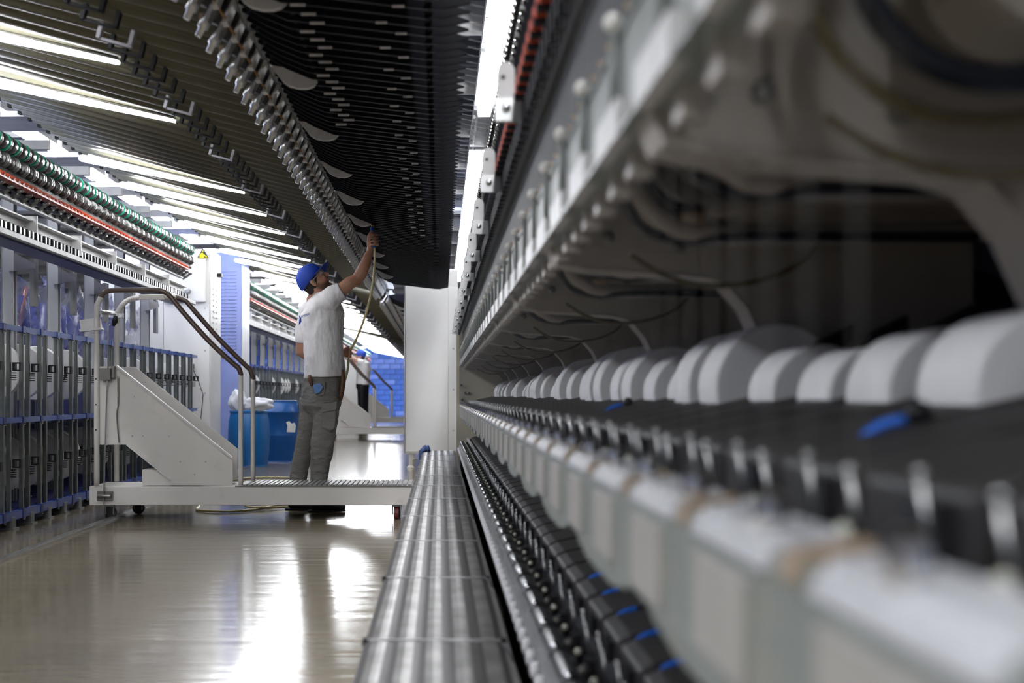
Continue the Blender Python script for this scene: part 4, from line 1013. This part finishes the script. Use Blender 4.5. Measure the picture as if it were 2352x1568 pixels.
# ------------------------------------------------------------------ people
def remesh(o, vox, smooth=3):
    r = o.modifiers.new('remesh', 'REMESH'); r.mode = 'VOXEL'; r.voxel_size = vox; r.use_smooth_shade = True
    if smooth:
        s = o.modifiers.new('smooth', 'SMOOTH'); s.iterations = smooth; s.factor = 0.5
    return o


PY = 8.96
def W1(x, y, dy=0.0): v = px(x, y, PY); return Vector((v.x, PY + dy, v.z))
def arcf(c, u, v, r, a0, a1, n=6): return [c + u * (r * math.cos(a0 + (a1 - a0) * k / n)) + v * (r * math.sin(a0 + (a1 - a0) * k / n)) for k in range(n + 1)]


person = thing('person', (-0.82, PY, 0), 'person in blue cap, white t-shirt and grey cargo trousers reaching up with an air gun', 'person')
# head frame: u front, v crown, w to the camera side
hc = W1(716, 642, -0.03); pitch_a = math.radians(43); yaw = math.radians(8)
u = Vector((math.cos(pitch_a) * math.cos(yaw), math.cos(pitch_a) * math.sin(yaw), math.sin(pitch_a)))
w = Vector((math.sin(yaw), -math.cos(yaw), 0)); v = w.cross(u) * 1.0
if v.z < 0: v = -v
RH = Matrix((u, w, v)).transposed()
def hp(a, b, c): return hc + u * a + w * c + v * b     # a front, b up, c side


sk = MB()
sk.ball(hp(0.0, 0.016, 0), 1, 20, 14, (0.092, 0.073, 0.086), RH)      # skull
sk.ball(hp(0.022, -0.04, 0), 1, 18, 12, (0.066, 0.066, 0.078), RH)      # face
sk.loft([hp(0.02, -0.06, 0), hp(0.045, -0.095, 0), hp(0.06, -0.112, 0)], [(0.048, 0.056), (0.038, 0.042), (0.02, 0.022)], 14, up=w)   # jaw and chin
sk.ball(hp(0.068, -0.113, 0), 1, 12, 8, (0.017, 0.022, 0.015), RH)
sk.loft([hp(0.082, -0.01, 0), hp(0.094, -0.032, 0), hp(0.112, -0.048, 0), hp(0.094, -0.060, 0)], [(0.010, 0.009), (0.011, 0.010), (0.011, 0.014), (0.006, 0.014)], 10, up=w)  # nose
for s_ in (-1, 1):
    sk.ball(hp(0.095, -0.053, 0.011 * s_), 1, 8, 6, (0.008, 0.008, 0.007), RH)
    sk.ball(hp(0.078, 0.008, 0.027 * s_), 1, 10, 6, (0.014, 0.022, 0.008), RH)    # brow
    sk.ball(hp(0.070, -0.010, 0.034 * s_), 1, 10, 8, (0.011, 0.014, 0.014), RH)   # eyelid
    sk.ball(hp(0.062, -0.045, 0.036 * s_), 1, 10, 6, (0.020, 0.020, 0.022), RH)   # cheek
    sk.ball(hp(-0.012, -0.03, 0.075 * s_), 1, 12, 8, (0.017, 0.008, 0.032), RH)   # ear
    sk.ball(hp(-0.018, -0.022, 0.081 * s_), 1, 12, 8, (0.014, 0.006, 0.022), RH)
sk.ball(hp(0.080, -0.066, 0), 1, 12, 8, (0.014, 0.024, 0.013), RH)
sk.ball(hp(0.083, -0.084, 0), 1, 10, 6, (0.011, 0.019, 0.006), RH)
# neck, chest, belly hidden by the shirt but one continuous body
nb = W1(722, 692, 0.0)
sk.loft([hp(-0.025, -0.02, 0), hp(-0.02, -0.085, 0), nb + Vector((0.0, 0, 0.02)), nb + Vector((0.01, 0, -0.06))], [0.05, 0.055, 0.057, 0.06], 16)
sk.loft([W1(730, 698), W1(742, 714), W1(742, 760), W1(743, 820), W1(742, 880), W1(740, 915)],
        [(0.06, 0.07), (0.105, 0.12), (0.105, 0.11), (0.09, 0.10), (0.09, 0.10), (0.08, 0.09)], 20)
# right arm up
shR = W1(763, 692, -0.13); elR = W1(822, 645, -0.10); wrR = W1(850, 581, -0.06)
sk.loft([W1(745, 700, -0.1), shR, W1(786, 671, -0.13), W1(806, 653, -0.12), elR, W1(833, 628, -0.095), W1(843, 602, -0.08), wrR, W1(853, 568, -0.055)],
        [0.055, 0.055, 0.047, 0.045, 0.043, 0.042, 0.035, 0.024, 0.023], 14)
# right hand gripping the gun
palm = W1(855, 556, -0.055)
sk.loft([W1(852, 572, -0.055), W1(853, 563, -0.055), W1(855, 552, -0.055), W1(857, 542, -0.055)], [(0.024, 0.021), (0.031, 0.020), (0.034, 0.019), (0.026, 0.016)], 12)
ga = W1(862, 575, -0.075); gb_ = W1(855, 519, -0.075)                    # axis of the held handle
gd_ = (gb_ - ga).normalized()
side = Vector((0, -1, 0)); sx_ = side.cross(gd_).normalized()
if sx_.x < 0: sx_ = -sx_
for k in range(4):
    c = ga + gd_ * (0.030 + 0.023 * k)
    base = c + Vector((-0.004, -0.012, 0.004))
    pts = [palm + gd_ * (0.023 * (k - 1.5)) + Vector((-0.012, 0.0, 0))] + arcf(c, sx_, side, 0.027 - 0.001 * abs(k - 2), PI * 0.05 - PI * 0.25, PI * 0.95, 7)
    sk.loft(pts, [0.011] + [0.0105, 0.010, 0.0098, 0.0095, 0.009, 0.0088, 0.0085, 0.008][:len(pts) - 1], 8)
tb0 = ga + gd_ * 0.06 + Vector((-0.03, 0.0, 0))
sk.loft([tb0, tb0 + gd_ * 0.03 + Vector((0.004, -0.016, 0)), tb0 + gd_ * 0.052 + Vector((0.02, -0.024, 0)), tb0 + gd_ * 0.062 + Vector((0.034, -0.024, 0))], [0.014, 0.013, 0.011, 0.009], 8)
# left arm folded in front, hand at the hose
shL = W1(702, 716, 0.13)
sk.loft([W1(722, 705, 0.08), shL, W1(692, 748, 0.16), W1(687, 785, 0.17), W1(686, 805, 0.18), W1(700, 814, 0.20), W1(740, 815, 0.21), W1(772, 812, 0.19), W1(784, 810, 0.17)],
        [0.055, 0.055, 0.046, 0.043, 0.043, 0.042, 0.036, 0.026, 0.024], 14)
sk.loft([W1(782, 810, 0.17), W1(790, 809, 0.16), W1(797, 809, 0.15)], [(0.026, 0.018), (0.03, 0.018), (0.024, 0.015)], 10)
for k in range(4):
    c = W1(800, 801 + 5.2 * k, 0.14)
    sk.loft([W1(790, 802 + 5 * k, 0.155), W1(798, 800 + 5.2 * k, 0.145), W1(803, 802 + 5.2 * k, 0.125), W1(800, 804 + 5 * k, 0.105)], [0.010, 0.0095, 0.009, 0.008], 8)
sk.loft([W1(786, 803, 0.15), W1(793, 797, 0.13), W1(798, 796, 0.11)], [0.012, 0.011, 0.009], 8)
# legs inside the trousers
legL = [(720, 905, 0.06, .05), (708, 950, 0.09, .045), (698, 1000, 0.11, .04), (690, 1045, 0.12, .035), (681, 1100, 0.13, .035), (676, 1150, 0.14, .035)]
legR = [(752, 905, -0.03, .055), (750, 950, -0.05, .055), (745, 1000, -0.05, .05), (739, 1045, -0.04, .045), (733, 1100, -0.03, .035), (731, 1157, -0.02, .035)]
for lg in (legL, legR): sk.loft([W1(740, 890, 0.02)] + [W1(a, b, c) for a, b, c, r in lg], [0.07] + [r for *_, r in lg], 14)
body = remesh(part('body', sk, 'skin', person), 0.0045, 2)

# hair, beard, eye, lips, ear plug, glasses
hr = MB().ball(hp(-0.016, -0.006, 0), 1, 20, 14, (0.078, 0.0775, 0.078), RH).loft([hp(-0.042, -0.02, 0), hp(-0.05, -0.07, 0), hp(-0.04, -0.095, 0)], [(0.046, 0.060), (0.036, 0.05), (0.02, 0.035)], 14, up=w)
for s_ in (-1, 1): hr.loft([hp(0.025, 0.02, 0.071 * s_), hp(0.018, -0.01, 0.074 * s_), hp(0.010, -0.03, 0.073 * s_)], [(0.022, 0.006), (0.014, 0.005), (0.007, 0.004)], 8, up=w)
part('hair', hr, 'hair', person)
def beard_mask():
    m = MATS['skin']; nt = m.node_tree; N = nt.nodes; L = nt.links; b = N['Principled BSDF']
    src = b.inputs['Base Color'].links[0].from_socket; tc = N.new('ShaderNodeTexCoord')
    for p, r0, r1, amt in [(hp(a_, b_, c_ * q_), r0, r1, am) for a_, b_, c_, r0, r1, am in ((0.060, -0.112, 0.022, 0.026, 0.046, 0.8), (0.032, -0.100, 0.042, 0.020, 0.040, 0.7), (0.008, -0.075, 0.055, 0.012, 0.034, 0.55), (0.090, -0.064, 0.014, 0.007, 0.017, 0.7)) for q_ in (-1, 1)]:
        d = N.new('ShaderNodeVectorMath'); d.operation = 'DISTANCE'; L.new(tc.outputs['Object'], d.inputs[0]); d.inputs[1].default_value = tuple(p)
        mr = N.new('ShaderNodeMapRange'); mr.inputs['From Min'].default_value = r0; mr.inputs['From Max'].default_value = r1
        mr.inputs['To Min'].default_value = amt; mr.inputs['To Max'].default_value = 0.0; L.new(d.outputs['Value'], mr.inputs['Value'])
        mx = N.new('ShaderNodeMixRGB'); L.new(mr.outputs[0], mx.inputs[0]); L.new(src, mx.inputs[1]); mx.inputs[2].default_value = (0.05, 0.03, 0.025, 1); src = mx.outputs[0]
    L.new(src, b.inputs['Base Color'])


beard_mask()   # short beard on the jaw and a thin moustache
part('lips', MB().ball(hp(0.0835, -0.074, 0), 1, 12, 8, (0.0105, 0.020, 0.0045), RH).ball(hp(0.0815, -0.082, 0), 1, 12, 8, (0.0105, 0.018, 0.005), RH), 'lip', person)
for s_ in (-1, 1):
    ew = MB(); ib = MB(); eb = MB()
    ew.ball(hp(0.076, -0.012, 0.028 * s_), 0.0098, 12, 8); ib.ball(hp(0.0825, -0.009, 0.0315 * s_), 0.0048, 8, 6)
    eb.loft([hp(0.082, 0.012, 0.012 * s_), hp(0.086, 0.017, 0.028 * s_), hp(0.070, 0.015, 0.046 * s_)], [0.003, 0.004, 0.002], 6)
    part('eye', ew, 'eye_white', person); part('iris', ib, 'hair', person); part('eyebrow', eb, 'hair', person)

part('ear_plug', MB().ball(hp(-0.006, -0.032, 0.087), 0.0048, 10, 6), 'green_ring', person)
gl = MB()
for s_ in (-1, 1):
    gl.loft([hp(0.100, -0.008, 0.004 * s_), hp(0.098, -0.010, 0.03 * s_), hp(0.078, -0.010, 0.055 * s_), hp(0.055, -0.012, 0.068 * s_)], [(0.0015, 0.018), (0.0015, 0.020), (0.0015, 0.017), (0.0015, 0.012)], 8, up=v)
gls = part('glasses_lens', gl, 'glass_clear', person)
gt = MB()
for s_ in (-1, 1): gt.loft([hp(0.058, -0.008, 0.070 * s_), hp(0.02, -0.012, 0.079 * s_), hp(-0.02, -0.018, 0.080 * s_)], [0.0025, 0.003, 0.0025], 6)
part('glasses_temple', gt, 'handle_grey', person)

# cap
cp = MB()
n1, m1 = 28, 10
for i in range(m1 + 1):
    th = (PI / 2) * i / m1
    for j in range(n1):
        ph = 2 * PI * j / n1
        a_ = math.cos(ph) * math.sin(th); b_ = math.sin(ph) * math.sin(th)
        drop = -0.034 * (0.5 - 0.5 * math.cos(ph)) * (i / m1) ** 2 * 1.0
        p = hp(-0.003 + 0.102 * a_, 0.014 + 0.091 * math.cos(th) ** 0.8 + drop, 0.086 * b_)
        cp.v.append(tuple(p))
for i in range(m1):
    for j in range(n1):
        q = (j + 1) % n1; cp.f.append((i * n1 + j, i * n1 + q, (i + 1) * n1 + q, (i + 1) * n1 + j)); cp.sm.append(True)
capo = part('cap', cp, 'cap_blue', person)
sd = capo.modifiers.new('s', 'SOLIDIFY'); sd.thickness = 0.004
bm_ = MB(); nr = 12
for i in range(6):
    for j in range(nr + 1):
        ph = -1.15 + 2.3 * j / nr
        R1 = 0.094 + 0.066 * i / 5 * math.cos(ph * 0.75) ** 0.6
        a_ = -0.006 + R1 * math.cos(ph) * 1.06; b_ = 0.016 - 0.004 * (i / 5) - 0.034 * (math.sin(ph) ** 2) * (0.25 + 0.75 * i / 5); c_ = 0.088 * math.sin(ph) * (1 + 0.10 * i / 5); b_ += 0.30 * c_ * (i / 5)
        bm_.v.append(tuple(hp(a_, b_, c_)))
for i in range(5):
    for j in range(nr):
        p = i * (nr + 1) + j; bm_.f.append((p, p + 1, p + nr + 2, p + nr + 1)); bm_.sm.append(True)
br_ = part('cap_brim', bm_, 'cap_blue', capo); sd = br_.modifiers.new('s', 'SOLIDIFY'); sd.thickness = 0.004
part('cap_button', MB().ball(hp(-0.003, 0.106, 0), 0.007, 8, 5), 'cap_blue', capo)
part('cap_strap', MB().loft([hp(-0.094, -0.026, 0.035), hp(-0.102, -0.030, 0), hp(-0.094, -0.026, -0.035)], [(0.003, 0.008)] * 3, 6), 'cap_blue', capo)

# t-shirt
ts = MB()
ts.loft([W1(721, 681, 0.0), W1(727, 688, 0.0), W1(738, 702, 0.0), W1(741, 720), W1(740, 745), W1(742, 780), W1(743, 820), W1(745, 850), W1(746, 867)],
        [(0.070, 0.077), (0.102, 0.125), (0.132, 0.165), (0.147, 0.17), (0.145, 0.165), (0.137, 0.155), (0.138, 0.155), (0.142, 0.158), (0.145, 0.160)], 28)
ts.loft([W1(738, 706, -0.09), W1(762, 690, -0.13), W1(780, 676, -0.135), W1(789, 671, -0.135)], [0.075, 0.076, 0.066, 0.063], 18)
ts.loft([W1(722, 704, 0.07), W1(704, 712, 0.12), W1(695, 740, 0.155), W1(690, 786, 0.17)], [0.07, 0.072, 0.063, 0.058], 18)
shirt = remesh(part('t_shirt', ts, 'shirt', person), 0.008, 4)
tex = bpy.data.textures.new('folds', 'CLOUDS'); tex.noise_scale = 0.10
dm = shirt.modifiers.new('folds', 'DISPLACE'); dm.texture = tex; dm.strength = 0.022; dm.mid_level = 0.5; dm.texture_coords = 'LOCAL'
# print on the back shoulder
txt = bpy.data.curves.new('printed_logo', 'FONT'); txt.body = 'antex'; txt.size = 0.030; txt.shear = 0.35; txt.extrude = 0.0008
to = bpy.data.objects.new('printed_logo', txt)
dgp = bpy.context.evaluated_depsgraph_get()
COL.objects.link(to); bpy.context.view_layer.update()
tm = bpy.data.meshes.new_from_object(to.evaluated_get(bpy.context.evaluated_depsgraph_get())); tm.materials.clear(); tm.materials.append(MATS['print_blue'])
bpy.data.objects.remove(to)
LR = Matrix.Rotation(math.radians(-16), 4, 'Z') @ Matrix.Rotation(PI / 2, 4, 'X') @ Matrix.Rotation(math.radians(18), 4, 'Z')
lo = place(tm, 'printed_logo', shirt, W1(696, 733, -0.145)); lo.rotation_euler = LR.to_euler()
swp = MB().loft([W1(691, 727, -0.105), W1(694, 733, -0.115), W1(694, 740, -0.12), W1(691, 747, -0.11)], [(0.002, 0.003), (0.006, 0.003), (0.009, 0.003), (0.002, 0.003)], 8)
part('printed_swoosh', swp, 'print_blue', shirt)

# trousers
tr2 = MB()
tr2.loft([W1(742, 858, 0.01), W1(741, 875, 0.01), W1(738, 905, 0.01), W1(738, 930, 0.01), W1(737, 950, 0.02)], [(0.130, 0.14), (0.138, 0.145), (0.140, 0.15), (0.136, 0.145), (0.09, 0.11)], 26)
tr2.loft([W1(714, 915, 0.06), W1(710, 950, 0.08), W1(701, 990, 0.10), W1(696, 1016, 0.11), W1(691, 1040, 0.12), W1(685, 1070, 0.13), W1(680, 1101, 0.13), W1(677, 1150, 0.14)],
         [0.085, 0.075, 0.064, 0.061, 0.062, 0.064, 0.061, 0.058], 20)
tr2.loft([W1(753, 915, -0.03), W1(751, 950, -0.05), W1(746, 990, -0.05), W1(743, 1016, -0.05), W1(739, 1040, -0.04), W1(736, 1070, -0.03), W1(733, 1101, -0.03), W1(733, 1156, -0.02)],
         [0.092, 0.086, 0.082, 0.081, 0.079, 0.066, 0.058, 0.058], 20)
trz = remesh(part('trousers', tr2, 'trouser', person), 0.008, 4)
tex2 = bpy.data.textures.new('creases', 'CLOUDS'); tex2.noise_scale = 0.05
dm = trz.modifiers.new('folds', 'DISPLACE'); dm.texture = tex2; dm.strength = 0.014; dm.mid_level = 0.5; dm.texture_coords = 'LOCAL'
part('cargo_pocket', MB().prism([(W1(a, b).x, W1(a, b).z) for a, b in ((743, 930), (776, 926), (773, 982), (762, 988), (742, 980))], PY - 0.145, PY - 0.10), 'trouser', trz, 0.008)
part('pocket_flap', MB().prism([(W1(a, b).x, W1(a, b).z) for a, b in ((741, 926), (778, 922), (777, 940), (744, 947))], PY - 0.155, PY - 0.11), 'trouser', trz, 0.004)
part('back_pocket', MB().prism([(W1(a, b).x, W1(a, b).z) for a, b in ((722, 878), (752, 876), (750, 905), (738, 910), (725, 902))], PY - 0.146, PY - 0.13), 'trouser', trz, 0.003)
part('hanging_mask', MB().prism([(W1(a, b).x, W1(a, b).z) for a, b in ((724, 884), (740, 880), (747, 889), (740, 901), (729, 905))], PY - 0.165, PY - 0.152), 'cloth_blue', person, 0.003)
part('tool_strap', MB().loft([W1(715, 862, -0.135), W1(717, 873, -0.145), W1(722, 887, -0.15)], [(0.012, 0.006), (0.015, 0.006), (0.010, 0.006)], 8), 'leather', person)
part('tool_holster', MB().loft([W1(788, 850, -0.06), W1(790, 875, -0.07), W1(787, 900, -0.08), W1(785, 919, -0.08)], [(0.010, 0.018), (0.018, 0.025), (0.017, 0.022), (0.010, 0.012)], 10), 'leather', person)
part('dark_strap', MB().loft([W1(693, 880, 0.1), W1(691, 910, 0.1), W1(692, 950, 0.1), W1(689, 1000, 0.1)], [(0.006, 0.01), (0.016, 0.01), (0.012, 0.01), (0.003, 0.003)], 8), 'navy_hose', person)

def shoe(x0, x1, ytop, dy, zs, name):
    a = W1(x0, 1175, dy); b = W1(x1, 1175, dy); L_ = b.x - a.x
    s = MB().loft([(a.x + 0.01, PY + dy, 0.045), (a.x + L_ * 0.12, PY + dy, 0.055), (a.x + L_ * 0.4, PY + dy, 0.052), (a.x + L_ * 0.7, PY + dy, 0.040), (a.x + L_ * 0.9, PY + dy, 0.036), (b.x, PY + dy, 0.030)],
                  [(0.030, 0.03), (0.044, 0.04), (0.042, 0.042), (0.033, 0.048), (0.030, 0.044), (0.012, 0.02)], 14)
    s.loft([(a.x + L_ * 0.25, PY + dy, 0.05), (a.x + L_ * 0.25, PY + dy, 0.12)], [0.05, 0.045], 14)
    o = remesh(part('boot', s, 'boot', person), 0.006, 2)
    part('sole', MB().loft([(a.x, PY + dy, 0.008), (a.x + L_ * 0.3, PY + dy, 0.008), (a.x + L_ * 0.7, PY + dy, 0.008), (b.x, PY + dy, 0.010)], [(0.008, 0.03), (0.008, 0.042), (0.008, 0.05), (0.008, 0.025)], 10), 'black', o)
shoe(708, 794, 1150, -0.02, 0, 'r'); shoe(650, 712, 1150, 0.14, 0, 'l')

# air gun and hose: held things stay top-level
gun = thing('air_gun', tuple(ga), 'small blue air blow gun with brass nozzle in the raised hand', 'tool')
part('handle', MB().loft([ga + gd_ * 0.01, ga + gd_ * 0.12, ga + gd_ * 0.15], [0.013, 0.013, 0.014], 12), 'blue_tube', gun)
part('nozzle', MB().loft([ga + gd_ * 0.15, ga + gd_ * 0.165, ga + gd_ * 0.18], [0.007, 0.006, 0.003], 8), 'brass', gun)
part('trigger', MB().loft([ga + gd_ * 0.14 + sx_ * 0.010, ga + gd_ * 0.175 + sx_ * 0.016], [0.004, 0.003], 6), 'brass', gun)
hp_ = [ga + gd_ * 0.01, W1(863, 590, -0.09), W1(861, 630, -0.11), W1(852, 690, -0.12), W1(836, 740, -0.08), W1(817, 780, 0.03), W1(802, 803, 0.125), W1(797, 820, 0.15), W1(795, 845, 0.16), W1(785, 875, 0.24),
       W1(765, 905, 0.28), W1(745, 960, 0.30), W1(728, 1060, 0.30), Vector((-0.93, 9.45, 0.03)), Vector((-1.0, 10.4, 0.01)), Vector((-1.15, 11.6, 0.01)), Vector((-1.45, 12.5, 0.01)), Vector((-1.85, 12.4, 0.01)),
       Vector((-2.0, 11.4, 0.01)), Vector((-1.86, 10.2, 0.01)), Vector((-1.72, 9.35, 0.01)), Vector((-1.66, 8.98, 0.01)), Vector((-1.45, 8.86, 0.01)), Vector((-1.28, 9.0, 0.01)), Vector((-1.20, 9.25, 0.01)), Vector((-1.12, 9.5, 0.01)),
       Vector((-1.32, 9.62, 0.012)), Vector((-1.38, 9.25, 0.02)), Vector((-1.25, 9.06, 0.02)), Vector((-1.02, 9.3, 0.01)), Vector((-0.95, 9.9, 0.01))]
hs = part('air_hose', MB().loft(curve_pts(hp_, 8), 0.0085, 8), 'hose_yellow', None)
tag(hs, 'pale yellow air hose from the raised gun down to loops on the floor', 'hose')

# far worker
P2 = 28.0
def W2(x, y, dy=0.0): v_ = px(x, y, P2); return Vector((v_.x, P2 + dy, v_.z))
far = thing('person', tuple(W2(832, 907, 0) * Vector((1, 1, 0)) if False else (W2(832, 907).x, P2, 0)), 'distant person in blue cap and white shirt reaching left above the second cart', 'person')
b2 = MB()
b2.ball(W2(827, 817), 1, 14, 10, (0.09, 0.08, 0.115))
b2.ball(W2(819, 819), 0.022, 8, 6); b2.ball(W2(820.5, 824), 1, 8, 6, (0.04, 0.04, 0.05))
b2.ball(W2(829, 818, -0.08), 0.022, 8, 6)
b2.loft([W2(829, 822), W2(831, 832)], [0.055, 0.06], 10)
b2.loft([W2(832, 830), W2(834, 845), W2(834, 870), W2(833, 885)], [(0.1, 0.15), (0.13, 0.16), (0.11, 0.14), (0.12, 0.15)], 14)
b2.loft([W2(832, 833, -0.12), W2(820, 828, -0.15), W2(812, 824, -0.15), W2(803, 812, -0.13), W2(799, 805, -0.13)], [0.055, 0.05, 0.045, 0.032, 0.025], 10)
b2.loft([W2(799, 806, -0.13), W2(797, 802, -0.13), W2(796, 799, -0.13)], [(0.03, 0.02), (0.04, 0.02), (0.02, 0.012)], 8)
for k in range(5): b2.loft([W2(797.5, 803 - k, -0.15 + 0.02 * k), W2(795.5 + 0.5 * k, 798 - 0.4 * k, -0.16 + 0.022 * k)], [0.011, 0.008], 6)
b2.loft([W2(834, 835, 0.12), W2(826, 848, 0.18), W2(815, 836, 0.2), W2(806, 822, 0.18), W2(803, 817, 0.18)], [0.055, 0.045, 0.04, 0.03, 0.03], 10)
b2.loft([W2(831, 885, -0.08), W2(830, 925, -0.08), W2(829, 985, -0.08)], [0.08, 0.06, 0.045], 10)
b2.loft([W2(836, 885, 0.08), W2(837, 925, 0.08), W2(838, 985, 0.08)], [0.08, 0.06, 0.045], 10)
remesh(part('body', b2, 'skin_far', far), 0.014, 2)
ts2 = MB().loft([W2(831, 829), W2(834, 835), W2(835, 850), W2(834, 870), W2(833, 883)], [(0.08, 0.1), (0.15, 0.19), (0.16, 0.19), (0.145, 0.17), (0.15, 0.18)], 18)
ts2.loft([W2(834, 834, -0.12), W2(821, 829, -0.15)], [0.08, 0.066], 12).loft([W2(834, 836, 0.12), W2(827, 847, 0.17)], [0.08, 0.062], 12)
remesh(part('t_shirt', ts2, 'shirt', far), 0.016, 3)
tz2 = MB().loft([W2(833, 880), W2(833, 893)], [(0.15, 0.17), (0.14, 0.16)], 14)
for a, b in ((831, -0.08), (837, 0.08)): tz2.loft([W2(a, 888, b), W2(a, 930, b), W2(a, 988, b)], [0.095, 0.085, 0.07], 12)
remesh(part('trousers', tz2, 'black', far), 0.016, 3)
for a, b in ((828, -0.08), (834, 0.08)):
    part('boot', MB().loft([(W2(a + 5, 0).x, P2 + b, 0.045), (W2(a, 0).x, P2 + b, 0.045), (W2(a - 12, 0).x, P2 + b, 0.035)], [(0.045, 0.045), (0.045, 0.05), (0.025, 0.035)], 10), 'boot', far)
cp2 = MB().ball(W2(829.5, 813.5), 1, 16, 10, (0.108, 0.098, 0.10)).loft([W2(822, 812), W2(815, 813)], [(0.012, 0.07), (0.008, 0.04)], 10)
part('cap', cp2, 'cap_blue', far)
part('hair', MB().ball(W2(830.5, 818), 1, 12, 8, (0.085, 0.084, 0.08)), 'hair', far)
